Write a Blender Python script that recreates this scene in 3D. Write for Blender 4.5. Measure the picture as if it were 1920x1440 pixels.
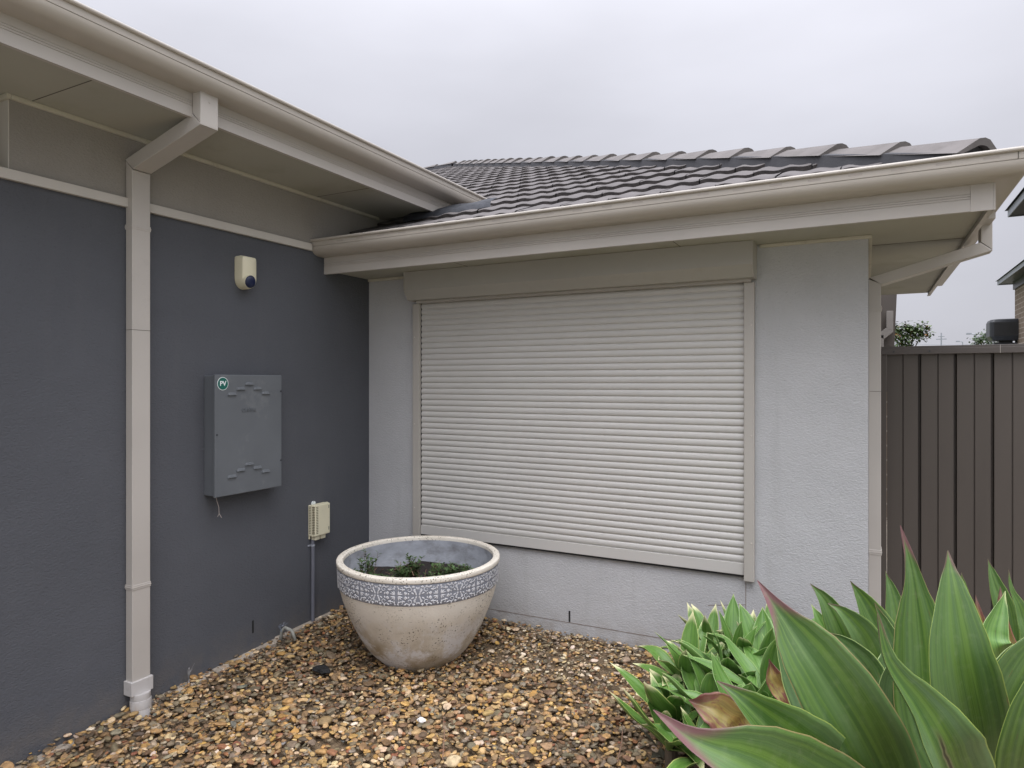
import bpy, bmesh, math, random
import numpy as np
from mathutils import Vector, Matrix, noise
R = math.radians
rnd = random.Random(7)
for o in list(bpy.data.objects): bpy.data.objects.remove(o)
scene = bpy.context.scene
COL = scene.collection

# ---------------------------------------------------------------- camera
CX, CY, CZ, YAW, FOC, HY = 3.262, -3.934, 1.62, R(27.71), 1266.0, 715.0
cam = bpy.data.cameras.new('camera'); co = bpy.data.objects.new('camera', cam); COL.objects.link(co)
co.location = (CX, CY, CZ); co.rotation_euler = (R(90), 0, YAW)
cam.sensor_width = 36; cam.lens = FOC / 1920 * 36; cam.shift_y = -(720 - HY) / 1920
cam.clip_start = 0.05; cam.clip_end = 2000
scene.camera = co

# ---------------------------------------------------------------- world: overcast daylight
SUN_EL, SUN_AZ = R(68), R(150)          # azimuth clockwise from +y
w = bpy.data.worlds.new('World'); scene.world = w; w.use_nodes = True
nt = w.node_tree; N = nt.nodes; L = nt.links; N.clear()
wout = N.new('ShaderNodeOutputWorld')
sky = N.new('ShaderNodeTexSky'); sky.sky_type = 'NISHITA'; sky.sun_disc = False
sky.sun_elevation = SUN_EL; sky.sun_rotation = SUN_AZ; sky.dust_density = 4
bg1 = N.new('ShaderNodeBackground'); bg1.inputs[1].default_value = 0.05; L.new(sky.outputs[0], bg1.inputs[0])
tc = N.new('ShaderNodeTexCoord'); sep = N.new('ShaderNodeSeparateXYZ'); L.new(tc.outputs['Generated'], sep.inputs[0])
def wm(op, a, b=None, c=None):
    n = N.new('ShaderNodeMath'); n.operation = op
    for i, v in enumerate((a, b, c)):
        if v is None: continue
        if isinstance(v, (int, float)): n.inputs[i].default_value = v
        else: L.new(v, n.inputs[i])
    return n.outputs[0]
zc = wm('MAXIMUM', sep.outputs[2], 0.0)
z2 = wm('MULTIPLY', zc, zc)
lum = wm('ADD', wm('MULTIPLY_ADD', zc, .12, 0.665), wm('MULTIPLY', wm('MULTIPLY', z2, zc), 2.9))            # overcast sky: brighter towards the zenith
vd = N.new('ShaderNodeVectorMath'); vd.operation = 'DOT_PRODUCT'; L.new(tc.outputs['Generated'], vd.inputs[0])
vd.inputs[1].default_value = (math.sin(SUN_AZ) * math.cos(SUN_EL), math.cos(SUN_AZ) * math.cos(SUN_EL), math.sin(SUN_EL))
glow = wm('MAXIMUM', wm('SUBTRACT', vd.outputs['Value'], .35), 0.0)
lum = wm('ADD', lum, wm('MULTIPLY', wm('MULTIPLY', glow, glow), 6.0))    # extra sky glow round the sun, out of view, added to brighten the scene
mp = N.new('ShaderNodeMapping'); mp.inputs['Scale'].default_value = (1.0, 1.0, 2.6); mp.inputs['Location'].default_value = (1.3, 0.4, 0.2)
L.new(tc.outputs['Generated'], mp.inputs[0])
nz = N.new('ShaderNodeTexNoise'); nz.inputs['Scale'].default_value = 1.7; nz.inputs['Detail'].default_value = 5; nz.inputs['Roughness'].default_value = .45
L.new(mp.outputs[0], nz.inputs['Vector'])
cl = wm('MULTIPLY_ADD', nz.outputs[0], 0.62, 0.69)
lum2 = wm('MULTIPLY', lum, cl)
rgb = N.new('ShaderNodeRGB'); rgb.outputs[0].default_value = (0.955, 0.960, 1.055, 1)
bg2 = N.new('ShaderNodeBackground'); L.new(rgb.outputs[0], bg2.inputs[0]); L.new(lum2, bg2.inputs[1])
mixs = N.new('ShaderNodeMixShader'); mixs.inputs[0].default_value = 0.88
L.new(bg1.outputs[0], mixs.inputs[1]); L.new(bg2.outputs[0], mixs.inputs[2]); L.new(mixs.outputs[0], wout.inputs[0])

sun = bpy.data.lights.new('sun', 'SUN'); sun.energy = 0.95; sun.angle = R(40); sun.color = (1, 0.97, 0.92)
so = bpy.data.objects.new('sun', sun); COL.objects.link(so)
sd = Vector((math.sin(SUN_AZ) * math.cos(SUN_EL), math.cos(SUN_AZ) * math.cos(SUN_EL), math.sin(SUN_EL)))
so.rotation_euler = sd.to_track_quat('Z', 'Y').to_euler(); so.location = (4, -6, 8)
scene.view_settings.view_transform = 'Standard'; scene.view_settings.look = 'None'
scene.view_settings.exposure = 0.0; scene.view_settings.gamma = 1
scene.render.engine = 'CYCLES'

# ---------------------------------------------------------------- helpers
def srgb(r, g, b):
    f = lambda c: (c / 255 / 12.92) if c / 255 <= .04045 else ((c / 255 + .055) / 1.055) ** 2.4
    return (f(r), f(g), f(b), 1)
def lin(r, g, b): return (r, g, b, 1)

def new_mat(name):
    m = bpy.data.materials.new(name); m.use_nodes = True
    n = m.node_tree.nodes; l = m.node_tree.links
    return m, n, l, n['Principled BSDF']

def mat_basic(name, col, rough=.5, var=.06, vscale=6, bump=0, bscale=80, bdist=.002, metal=0, spec=.5, stretch=(1, 1, 1), dirt=None, dscale=3, dlo=.55, dhi=.75, detail=4):
    m, n, l, p = new_mat(name)
    t = n.new('ShaderNodeTexCoord')
    mp = n.new('ShaderNodeMapping'); mp.inputs['Scale'].default_value = stretch; l.new(t.outputs['Object'], mp.inputs[0])
    nz = n.new('ShaderNodeTexNoise'); nz.inputs['Scale'].default_value = vscale; nz.inputs['Detail'].default_value = 5
    l.new(mp.outputs[0], nz.inputs['Vector'])
    mx = n.new('ShaderNodeMix'); mx.data_type = 'RGBA'
    mx.inputs[6].default_value = tuple(c * (1 - var) for c in col[:3]) + (1,)
    mx.inputs[7].default_value = tuple(min(1, c * (1 + var)) for c in col[:3]) + (1,)
    rp = n.new('ShaderNodeValToRGB'); rp.color_ramp.elements[0].position = .3; rp.color_ramp.elements[1].position = .7
    l.new(nz.outputs[0], rp.inputs[0]); l.new(rp.outputs[0], mx.inputs[0])
    out = mx.outputs[2]
    if dirt:
        n2 = n.new('ShaderNodeTexNoise'); n2.inputs['Scale'].default_value = dscale; n2.inputs['Detail'].default_value = 8; n2.inputs['Roughness'].default_value = .65
        l.new(mp.outputs[0], n2.inputs['Vector'])
        r2 = n.new('ShaderNodeValToRGB'); r2.color_ramp.elements[0].position = dlo; r2.color_ramp.elements[1].position = dhi
        l.new(n2.outputs[0], r2.inputs[0])
        m2 = n.new('ShaderNodeMix'); m2.data_type = 'RGBA'; m2.inputs[7].default_value = dirt
        l.new(r2.outputs[0], m2.inputs[0]); l.new(out, m2.inputs[6]); out = m2.outputs[2]
    l.new(out, p.inputs['Base Color'])
    p.inputs['Roughness'].default_value = rough; p.inputs['Metallic'].default_value = metal
    p.inputs['Specular IOR Level'].default_value = spec
    if bump:
        n3 = n.new('ShaderNodeTexNoise'); n3.inputs['Scale'].default_value = bscale; n3.inputs['Detail'].default_value = detail; n3.inputs['Roughness'].default_value = .6
        l.new(mp.outputs[0], n3.inputs['Vector'])
        b = n.new('ShaderNodeBump'); b.inputs['Strength'].default_value = bump; b.inputs['Distance'].default_value = bdist
        l.new(n3.outputs[0], b.inputs['Height']); l.new(b.outputs[0], p.inputs['Normal'])
    return m

def stucco(name, col, stain, splash=(.25, .21, .17, 1)):
    """trowelled acrylic render: wormy short ridges, faint broad blotches, faint vertical run marks"""
    m, n, l, p = new_mat(name)
    t = n.new('ShaderNodeTexCoord')
    def noi(sc, scale=(1, 1, 1), det=4, dist=0, ro=.55):
        mp = n.new('ShaderNodeMapping'); mp.inputs['Scale'].default_value = scale; l.new(t.outputs['Object'], mp.inputs[0])
        q = n.new('ShaderNodeTexNoise'); q.inputs['Scale'].default_value = sc; q.inputs['Detail'].default_value = det
        q.inputs['Distortion'].default_value = dist; q.inputs['Roughness'].default_value = ro
        l.new(mp.outputs[0], q.inputs['Vector']); return q.outputs[0]
    def ramp(s, a, b):
        r = n.new('ShaderNodeValToRGB'); r.color_ramp.elements[0].position = a; r.color_ramp.elements[1].position = b
        l.new(s, r.inputs[0]); return r.outputs[0]
    def mix(f, a, b):
        q = n.new('ShaderNodeMix'); q.data_type = 'RGBA'
        l.new(f, q.inputs[0])
        for i, v in ((6, a), (7, b)):
            if isinstance(v, tuple): q.inputs[i].default_value = v
            else: l.new(v, q.inputs[i])
        return q.outputs[2]
    c0 = tuple(c * .93 for c in col[:3]) + (1,); c1 = tuple(c * 1.07 for c in col[:3]) + (1,)
    a = mix(ramp(noi(1.6), .3, .7), c0, c1)
    sp = tuple(c * 1.22 for c in col[:3]) + (1,); sq = tuple(c * .8 for c in col[:3]) + (1,)
    a = mix(ramp(noi(150, (.6, .6, 1), 3, .6), .62, .8), a, sp)
    a = mix(ramp(noi(120, (.6, .6, 1), 3, .6), .60, .8), a, sq)
    a = mix(ramp(noi(3.0, (2.2, 2.2, .25), 6), .58, .9), a, stain)
    sz = n.new('ShaderNodeSeparateXYZ'); l.new(t.outputs['Object'], sz.inputs[0])
    mr = n.new('ShaderNodeMapRange'); mr.inputs[1].default_value = .20; mr.inputs[2].default_value = -.02; l.new(sz.outputs[2], mr.inputs[0])
    mu = n.new('ShaderNodeMath'); mu.operation = 'MULTIPLY'; l.new(mr.outputs[0], mu.inputs[0]); l.new(ramp(noi(9, (1, 1, 1), 7, 0, .7), .38, .75), mu.inputs[1])
    a = mix(mu.outputs[0], a, splash)
    l.new(a, p.inputs['Base Color']); p.inputs['Roughness'].default_value = .85; p.inputs['Specular IOR Level'].default_value = .25
    b = n.new('ShaderNodeBump'); b.inputs['Strength'].default_value = 1; b.inputs['Distance'].default_value = .0045
    l.new(noi(120, (.55, .55, 1), 5, .6, .62), b.inputs['Height'])
    b2 = n.new('ShaderNodeBump'); b2.inputs['Strength'].default_value = .5; b2.inputs['Distance'].default_value = .012
    l.new(noi(5), b2.inputs['Height']); l.new(b2.outputs[0], b.inputs['Normal']); l.new(b.outputs[0], p.inputs['Normal'])
    return m

M = {}
M['dark_render'] = stucco('dark grey render', lin(.092, .096, .107), lin(.104, .107, .116), lin(.15, .135, .12))
M['light_render'] = stucco('light grey render', lin(.460, .463, .465), lin(.39, .388, .38))
M['taupe_render'] = stucco('taupe render', lin(.30, .28, .25), lin(.25, .235, .205))
M['trim'] = mat_basic('beige steel', lin(.46, .43, .39), .42, .04, 3, .15, 14, .002, dirt=lin(.36, .33, .29), dscale=5, dlo=.6, dhi=.95)
M['trimlight'] = mat_basic('painted trim', lin(.52, .49, .44), .5, .04, 3, .2, 60, .001)
M['gutter'] = mat_basic('gutter steel', lin(.43, .395, .345), .36, .05, 2.5, .25, 7, .003, stretch=(1, 1, 1), dirt=lin(.34, .31, .27), dscale=4, dlo=.58, dhi=.95)
M['soffit'] = mat_basic('soffit sheet', lin(.39, .38, .315), .7, .05, 2, dirt=lin(.28, .27, .18), dscale=2.5, dlo=.55, dhi=.9)
M['bead'] = mat_basic('soffit bead', lin(.50, .47, .38), .6, .06, 5, dirt=lin(.28, .24, .17), dscale=9, dlo=.58, dhi=.8)
M['joint'] = mat_basic('joint', lin(.10, .09, .07), .8)
M['shutter'] = mat_basic('shutter aluminium', lin(.515, .50, .468), .42, .03, 2, dirt=lin(.48, .46, .42), dscale=3, dlo=.6, dhi=.95)
M['hood'] = mat_basic('shutter box', lin(.38, .365, .325), .45, .04, 2, dirt=lin(.31, .29, .24), dscale=4, dlo=.58, dhi=.9)
M['guide'] = mat_basic('shutter guide', lin(.42, .395, .355), .45, .03, 3)
M['black'] = mat_basic('black gap', lin(.012, .012, .012), .8)
M['pvc'] = mat_basic('pvc', lin(.50, .48, .46), .4, .04, 8, dirt=lin(.33, .30, .25), dscale=14, dlo=.6, dhi=.85)
M['downpipe'] = mat_basic('downpipe', lin(.455, .425, .385), .42, .04, 3, dirt=lin(.36, .33, .29), dscale=6, dlo=.6, dhi=.95)
M['meterbox'] = mat_basic('meter box steel', lin(.118, .128, .138), .45, .06, 5, .1, 90, .0005, dirt=lin(.17, .18, .185), dscale=7, dlo=.58, dhi=.8)
M['green'] = mat_basic('sticker green', lin(.005, .11, .085), .4)
M['white'] = mat_basic('white print', lin(.75, .8, .78), .5)
M['cream'] = mat_basic('cream plastic', lin(.66, .62, .45), .45, .04, 9, dirt=lin(.45, .40, .25), dscale=30, dlo=.62, dhi=.85)
M['bluelens'] = mat_basic('blue lens', lin(.004, .010, .045), .38, .1, 9)
M['conduit'] = mat_basic('conduit', lin(.13, .135, .16), .5)
M['fence'] = mat_basic('fence steel', lin(.078, .065, .054), .5, .12, 3, .1, 20, .001, stretch=(1, 1, .2), dirt=lin(.075, .063, .053), dscale=6, dlo=.55, dhi=.9)
M['fencetop'] = mat_basic('fence rail', lin(.085, .072, .064), .45, .06, 4)
M['tile'] = mat_basic('concrete tile', lin(.118, .107, .103), .8, .2, 5, .6, 160, .002, dirt=lin(.07, .062, .058), dscale=9, dlo=.55, dhi=.85)
M['tileshade'] = mat_basic('tile front shade', lin(.034, .029, .027), .95, .35, 30, .8, 120, .004)  # rough tile front edges, their shade painted in as a darker colour
M['cap'] = mat_basic('hip cap', lin(.145, .132, .125), .85, .15, 6, .5, 160, .002, dirt=lin(.10, .09, .082), dscale=8, dlo=.52, dhi=.8)
M['mortar'] = mat_basic('pointing', lin(.055, .055, .060), .8, .12, 12, .5, 80, .003)
M['lead'] = mat_basic('lead flashing', lin(.04, .043, .05), .6, .3, 14, .5, 30, .006, metal=.5)
M['soil'] = mat_basic('soil', lin(.014, .010, .008), .95, .4, 40, 1, 70, .01)
M['grime'] = mat_basic('concrete', lin(.36, .31, .25), .9, .2, 12, .6, 60, .004)
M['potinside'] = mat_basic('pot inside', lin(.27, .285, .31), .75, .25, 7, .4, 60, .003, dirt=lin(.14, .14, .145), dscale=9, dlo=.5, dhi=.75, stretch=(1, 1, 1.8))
M['bandblue'] = mat_basic('band glaze', lin(.20, .21, .24), .55, .12, 18)
M['bandwhite'] = mat_basic('band relief', lin(.54, .54, .55), .6, .08, 30)
M['brick'] = None
M['charcoal'] = mat_basic('charcoal steel', lin(.03, .033, .038), .4)
M['greysteel'] = mat_basic('grey steel', lin(.28, .30, .33), .5)
M['paleroof'] = mat_basic('pale roof', lin(.42, .42, .44), .6)
M['bark'] = mat_basic('bark', lin(.10, .075, .05), .9, .2, 12)
M['twig'] = mat_basic('twig', lin(.22, .13, .085), .85, .2, 30)
M['blackrock'] = mat_basic('black rock', lin(.008, .008, .008), .8, .2, 30, .6, 80, .004)

def brick_mat():
    m, n, l, p = new_mat('brown brick')
    t = n.new('ShaderNodeTexCoord'); mp = n.new('ShaderNodeMapping'); mp.inputs['Rotation'].default_value = (R(90), 0, R(90))
    cb = n.new('ShaderNodeCombineXYZ'); sp = n.new('ShaderNodeSeparateXYZ'); l.new(t.outputs['Object'], sp.inputs[0])
    ad = n.new('ShaderNodeMath'); l.new(sp.outputs[0], ad.inputs[0]); l.new(sp.outputs[1], ad.inputs[1])
    l.new(ad.outputs[0], cb.inputs[0]); l.new(sp.outputs[2], cb.inputs[1])
    b = n.new('ShaderNodeTexBrick'); b.inputs['Scale'].default_value = 1
    b.inputs['Brick Width'].default_value = .48; b.inputs['Row Height'].default_value = .172; b.inputs['Mortar Size'].default_value = .012
    b.inputs['Color1'].default_value = lin(.23, .17, .125); b.inputs['Color2'].default_value = lin(.19, .14, .10); b.inputs['Mortar'].default_value = lin(.42, .37, .31)
    l.new(cb.outputs[0], b.inputs['Vector']); l.new(b.outputs['Color'], p.inputs['Base Color']); p.inputs['Roughness'].default_value = .85
    return m
M['brick'] = brick_mat()

class MB:
    def __init__(s): s.v = []; s.f = []; s.uv = None; s.sm = False
    def add(s, vs, fs):
        o = len(s.v); s.v += [tuple(q) for q in vs]; s.f += [tuple(i + o for i in q) for q in fs]; return s
    def box(s, x0, x1, y0, y1, z0, z1):
        return s.add([(x0, y0, z0), (x1, y0, z0), (x1, y1, z0), (x0, y1, z0), (x0, y0, z1), (x1, y0, z1), (x1, y1, z1), (x0, y1, z1)],
                     [(0, 3, 2, 1), (4, 5, 6, 7), (0, 1, 5, 4), (1, 2, 6, 5), (2, 3, 7, 6), (3, 0, 4, 7)])
    def hexa(s, a, b):
        """a, b: matching loops of 4 corners"""
        return s.add(list(a) + list(b), [(3, 2, 1, 0), (4, 5, 6, 7), (0, 1, 5, 4), (1, 2, 6, 5), (2, 3, 7, 6), (3, 0, 4, 7)])
    def prism(s, a, b, caps=True):
        n = len(a); fs = [(i, (i + 1) % n, n + (i + 1) % n, n + i) for i in range(n)]
        if caps: fs += [tuple(range(n))[::-1], tuple(range(n, 2 * n))]
        return s.add(list(a) + list(b), fs)
    def tube(s, pts, rad, seg=10, caps=True):
        pts = [Vector(p) for p in pts]; n = len(pts)
        rs = rad if isinstance(rad, (list, tuple)) else [rad] * n
        vs = []; up = Vector((0, 0, 1))
        for i, p in enumerate(pts):
            t = (pts[min(i + 1, n - 1)] - pts[max(i - 1, 0)]).normalized()
            a = t.cross(up)
            if a.length < .05: a = t.cross(Vector((1, 0, 0)))
            a.normalize(); b = t.cross(a)
            for k in range(seg):
                th = 2 * math.pi * k / seg; vs.append(p + (a * math.cos(th) + b * math.sin(th)) * rs[i])
        fs = [(i * seg + k, i * seg + (k + 1) % seg, (i + 1) * seg + (k + 1) % seg, (i + 1) * seg + k) for i in range(n - 1) for k in range(seg)]
        if caps: fs += [tuple(range(seg)), tuple(range((n - 1) * seg, n * seg))[::-1]]
        return s.add(vs, fs)
    def lathe(s, prof, seg=64, c=(0, 0, 0)):
        vs = [(c[0] + r * math.cos(2 * math.pi * k / seg), c[1] + r * math.sin(2 * math.pi * k / seg), c[2] + z) for r, z in prof for k in range(seg)]
        return s.add(vs, [(i * seg + k, i * seg + (k + 1) % seg, (i + 1) * seg + (k + 1) % seg, (i + 1) * seg + k) for i in range(len(prof) - 1) for k in range(seg)])
    def build(s, name, mat, parent=None, smooth=False, bevel=0, auto=None, loc=None):
        me = bpy.data.meshes.new(name); me.from_pydata(s.v, [], s.f)
        bm = bmesh.new(); bm.from_mesh(me); bmesh.ops.recalc_face_normals(bm, faces=bm.faces); bm.to_mesh(me); bm.free()
        mats = mat if isinstance(mat, list) else [mat]
        for q in mats: me.materials.append(q)
        o = bpy.data.objects.new(name, me); COL.objects.link(o)
        if parent:
            o.parent = parent
            o.matrix_parent_inverse = Matrix.Translation(-parent.location)
        if smooth:
            me.polygons.foreach_set('use_smooth', [True] * len(me.polygons))
            if auto: me.set_sharp_from_angle(angle=R(auto))
        if bevel:
            b = o.modifiers.new('bevel', 'BEVEL'); b.width = bevel; b.segments = 2; b.limit_method = 'ANGLE'; b.angle_limit = R(35)
        return o

def build_each(m, name, mat, parent=None, **k):
    """one object for every loose piece"""
    par = list(range(len(m.v)))
    def fd(a):
        while par[a] != a: par[a] = par[par[a]]; a = par[a]
        return a
    for f in m.f:
        for q in f[1:]: par[fd(q)] = fd(f[0])
    grp = {}
    for f in m.f: grp.setdefault(fd(f[0]), []).append(f)
    out = []
    for fs in grp.values():
        ids = sorted({i for f in fs for i in f}); ix = {a: b for b, a in enumerate(ids)}
        mm = MB(); mm.add([m.v[i] for i in ids], [tuple(ix[i] for i in f) for f in fs]); out.append(mm.build(name, mat, parent, **k))
    return out
def tag(o, label=None, cat=None, group=None, kind=None):
    if label: o['label'] = label
    if cat: o['category'] = cat
    if group: o['group'] = group
    if kind: o['kind'] = kind
    return o
def thing(name, label, cat, loc, group=None):
    o = bpy.data.objects.new(name, None); COL.objects.link(o); o.location = loc; o.empty_display_size = .1
    return tag(o, label, cat, group)
def at(px, py, t):
    """world point seen at a photo pixel at distance t along the view axis"""
    u = (px - 960) / FOC; v = (HY - py) / FOC; s, c = math.sin(YAW), math.cos(YAW)
    return Vector((CX + t * (-s + u * c), CY + t * (c + u * s), CZ + t * v))

def sweep(profile, path, yend=None, close=True):
    """profile: (outward, z) points; path in plan, outward = right hand side; mitred"""
    m = MB(); P = [Vector(p) for p in path]; n = len(P); rings = []
    for i, p in enumerate(P):
        d0 = (P[i] - P[i - 1]).normalized() if i else (P[1] - P[0]).normalized()
        d1 = (P[i + 1] - P[i]).normalized() if i < n - 1 else d0
        r0 = Vector((d0.y, -d0.x)); r1 = Vector((d1.y, -d1.x)); b = (r0 + r1); b = b / (b.dot(r0))
        ring = []
        for (o, z) in profile:
            q = p + b * o
            y = q.y
            if yend and i == n - 1: y = yend(z)
            ring.append((q.x, y, z))
        rings.append(ring)
    k = len(profile)
    vs = [q for r in rings for q in r]
    fs = []
    for i in range(n - 1):
        for j in range(k if close else k - 1):
            fs.append((i * k + j, i * k + (j + 1) % k, (i + 1) * k + (j + 1) % k, (i + 1) * k + j))
    if close: fs += [tuple(range(k)), tuple(range((n - 1) * k, n * k))]
    return m.add(vs, fs)

def text_mesh(txt, size, name, mat, parent, mtx, extrude=.0006):
    c = bpy.data.curves.new(name, 'FONT'); c.body = txt; c.size = size; c.align_x = 'CENTER'; c.align_y = 'CENTER'; c.extrude = extrude; c.offset = size * .018
    o = bpy.data.objects.new(name + '_tmp', c); COL.objects.link(o)
    bpy.context.view_layer.update()
    me = bpy.data.meshes.new_from_object(o.evaluated_get(bpy.context.evaluated_depsgraph_get()))
    bpy.data.objects.remove(o)
    me.transform(mtx); me.materials.clear(); me.materials.append(mat)
    r = bpy.data.objects.new(name, me); COL.objects.link(r); r.parent = parent
    r.matrix_parent_inverse = Matrix.Translation(-parent.location)
    return r

# ---------------------------------------------------------------- ground
def gz(x, y): return max(-.045, min(.04, .038 + .033 * y))
gm = mat_basic('lawn earth', lin(.09, .10, .045), .95, .3, 3, .5, 40, .01)
g = MB()
for (x0, x1, y0, y1) in [(-600, 600, -600, 600)]: g.add([(x0, y0, -.10), (x1, y0, -.10), (x1, y1, -.10), (x0, y1, -.10)], [(0, 1, 2, 3)])
tag(g.build('ground', gm), kind='structure')
bm_ = mat_basic('gravel bed earth', lin(.17, .12, .07), .95, .35, 30, 1, 90, .01)
g = MB(); nx, ny = 60, 60
gx = [-.02 + 6.2 * i / nx for i in range(nx + 1)]; gy = [-4.6 + 4.62 * j / ny for j in range(ny + 1)]
g.add([(x, y, gz(x, y) - .028 + .008 * noise.noise(Vector((x * 2, y * 2, 0)))) for x in gx for y in gy],
      [(i * (ny + 1) + j, (i + 1) * (ny + 1) + j, (i + 1) * (ny + 1) + j + 1, i * (ny + 1) + j + 1) for i in range(nx) for j in range(ny)])
tag(g.build('ground', bm_, smooth=True), kind='structure')
g = MB(); g.add([(-7, -12, -.09), (14, -12, -.09), (14, -4.6, -.09), (-7, -4.6, -.09)], [(0, 1, 2, 3)])
tag(g.build('path', mat_basic('concrete path', lin(.42, .40, .37), .85, .08, 3, .3, 60, .003)), kind='structure')
g = MB(); g.add([(3.3, .02, -.02), (5.9, .02, -.02), (5.9, 16, -.02), (3.3, 16, -.02)], [(0, 1, 2, 3)])
tag(g.build('path', M['grime']), kind='structure')

# ---------------------------------------------------------------- river pebbles (beyond counting: one object)
def pebbles():
    rng = np.random.default_rng(11)
    def ico(sub):
        b = bmesh.new(); bmesh.ops.create_icosphere(b, subdivisions=sub, radius=1)
        v = np.array([q.co[:] for q in b.verts]); f = np.array([[x.index for x in q.verts] for q in b.faces]); b.free(); return v, f
    bases = {}
    for sub in (2, 3):
        v, f = ico(sub); var = []
        for k in range(14):
            q = v.copy()
            for c in range(3):           # squash, dent and chip
                d = rng.normal(size=3); d /= np.linalg.norm(d); h = rng.uniform(.45, .85)
                dd = q @ d; over = np.maximum(0, dd - h); q -= np.outer(over * .85, d)
            q *= (1 + .10 * np.sin(q @ rng.normal(size=3) * 2.2 + rng.uniform(0, 6)))[:, None]
            var.append(q)
        bases[sub] = (var, f)
    pal = np.array([.94, .90, .85]) * np.array([
        (.42, .28, .125), (.50, .36, .18), (.46, .29, .10), (.33, .225, .12), (.20, .125, .07), (.15, .105, .065),
        (.22, .18, .125), (.17, .15, .105), (.26, .235, .18), (.30, .15, .075), (.24, .10, .055), (.60, .49, .34),
        (.74, .66, .54), (.11, .09, .065), (.38, .32, .24), (.20, .215, .21), (.55, .36, .13), (.28, .20, .115)])
    pw = np.array([13, 11, 5, 12, 9, 5, 9, 5, 5, 3.5, 1.5, 6, 1.4, 3, 6, .9, 2.2, 10.]); pw /= pw.sum()
    V = []; F = []; Cc = []; off = 0
    s, c = math.sin(YAW), math.cos(YAW)
    def put(x, y, z, near, a, tilt, ci):
        nonlocal off
        var, f = bases[3 if near else 2]
        q = var[rng.integers(14)]
        sc = np.array([a, a * rng.uniform(.55, .95), a * rng.uniform(.22, .48)])
        q = q * sc
        th = rng.uniform(0, 2 * math.pi); ct, st = math.cos(th), math.sin(th)
        ax = rng.uniform(0, 2 * math.pi); Rm = np.array(Matrix.Rotation(tilt, 3, Vector((math.cos(ax), math.sin(ax), 0))))
        q = q @ np.array([[ct, st, 0], [-st, ct, 0], [0, 0, 1]]) @ Rm.T
        q[:, 0] = np.maximum(q[:, 0] + x, .004); q[:, 1] = np.minimum(q[:, 1] + y, -.004); q[:, 2] += z
        V.append(q); F.append(f + off); off += len(q)
        col = pal[ci] * rng.uniform(.80, 1.18) * np.array([1, rng.uniform(.94, 1.05), rng.uniform(.88, 1.1)])
        Cc.append(np.repeat(np.append(np.clip(col, 0, .85), 1)[None], len(q), 0))
    def ok(x, y):
        dx, dy = x - CX, y - CY; dep = -s * dx + c * dy; r = c * dx + s * dy
        if math.hypot(x - .917, y + .648) < .19: return None
        if dep < .3: return .15
        px = 960 + FOC * r / dep; py = HY + FOC * 1.62 / dep
        if px < -120 or py > 1560: return .22
        if px > 1480: return .22
        return dep
    for layer, (n, dz) in enumerate([(13500, -.004), (19000, .006), (11000, .013)]):
        for _ in range(n):
            x = rng.uniform(.0, 4.3); y = rng.uniform(-3.9, .0)
            d = ok(x, y)
            if d is None: continue
            if d < .5:
                if rng.random() > d * (1.2 if layer == 1 else .8): continue
                d = 9
            cl = noise.noise(Vector((x * 1.3, y * 1.3, 3)))
            a = float(np.clip(rng.lognormal(math.log(.0128), .36), .0065, .033))
            if y > -.62 and x > 1.2 and rng.random() < .6: a *= .62
            if layer == 2: a *= 1.1
            ci = rng.choice(18, p=pw)
            if cl > .12 and rng.random() < .3: ci = rng.choice([4, 5, 7, 13, 6])
            if y > -.6 and x > 1.2 and rng.random() < .35: ci = rng.choice([12, 11, 14, 8])
            z = gz(x, y) - .008 + dz + rng.normal() * .004
            if x < .12: z += .02 * (1 - x / .12) * rng.random()
            put(x, y, z, d < 3.5, a, abs(rng.normal()) * .27, ci)
    V = np.concatenate(V); F = np.concatenate(F); Cc = np.concatenate(Cc)
    me = bpy.data.meshes.new('pebbles'); me.vertices.add(len(V)); me.vertices.foreach_set('co', V.ravel())
    me.loops.add(F.size); me.loops.foreach_set('vertex_index', F.ravel().astype(np.int32))
    me.polygons.add(len(F)); me.polygons.foreach_set('loop_start', np.arange(0, F.size, 3, dtype=np.int32))
    me.polygons.foreach_set('use_smooth', np.ones(len(F), bool))
    me.update(); me.validate()
    ca = me.color_attributes.new('stone', 'FLOAT_COLOR', 'POINT'); ca.data.foreach_set('color', Cc.ravel())
    m, n, l, p = new_mat('river pebble')
    at_ = n.new('ShaderNodeAttribute'); at_.attribute_name = 'stone'
    t = n.new('ShaderNodeTexCoord')
    nz = n.new('ShaderNodeTexNoise'); nz.inputs['Scale'].default_value = 60; nz.inputs['Detail'].default_value = 6; l.new(t.outputs['Object'], nz.inputs['Vector'])
    rp = n.new('ShaderNodeValToRGB'); rp.color_ramp.elements[0].position = .3; rp.color_ramp.elements[0].color = (.62, .6, .56, 1)
    rp.color_ramp.elements[1].position = .72; rp.color_ramp.elements[1].color = (1.25, 1.2, 1.12, 1); l.new(nz.outputs[0], rp.inputs[0])
    mx = n.new('ShaderNodeMix'); mx.data_type = 'RGBA'; mx.blend_type = 'MULTIPLY'; mx.inputs[0].default_value = 1
    l.new(at_.outputs['Color'], mx.inputs[6]); l.new(rp.outputs[0], mx.inputs[7]); l.new(mx.outputs[2], p.inputs['Base Color'])
    p.inputs['Roughness'].default_value = .74
    n3 = n.new('ShaderNodeTexNoise'); n3.inputs['Scale'].default_value = 260; n3.inputs['Detail'].default_value = 3; l.new(t.outputs['Object'], n3.inputs['Vector'])
    b = n.new('ShaderNodeBump'); b.inputs['Strength'].default_value = .4; b.inputs['Distance'].default_value = .001; l.new(n3.outputs[0], b.inputs['Height']); l.new(b.outputs[0], p.inputs['Normal'])
    me.materials.append(m)
    o = bpy.data.objects.new('pebbles', me); COL.objects.link(o)
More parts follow.
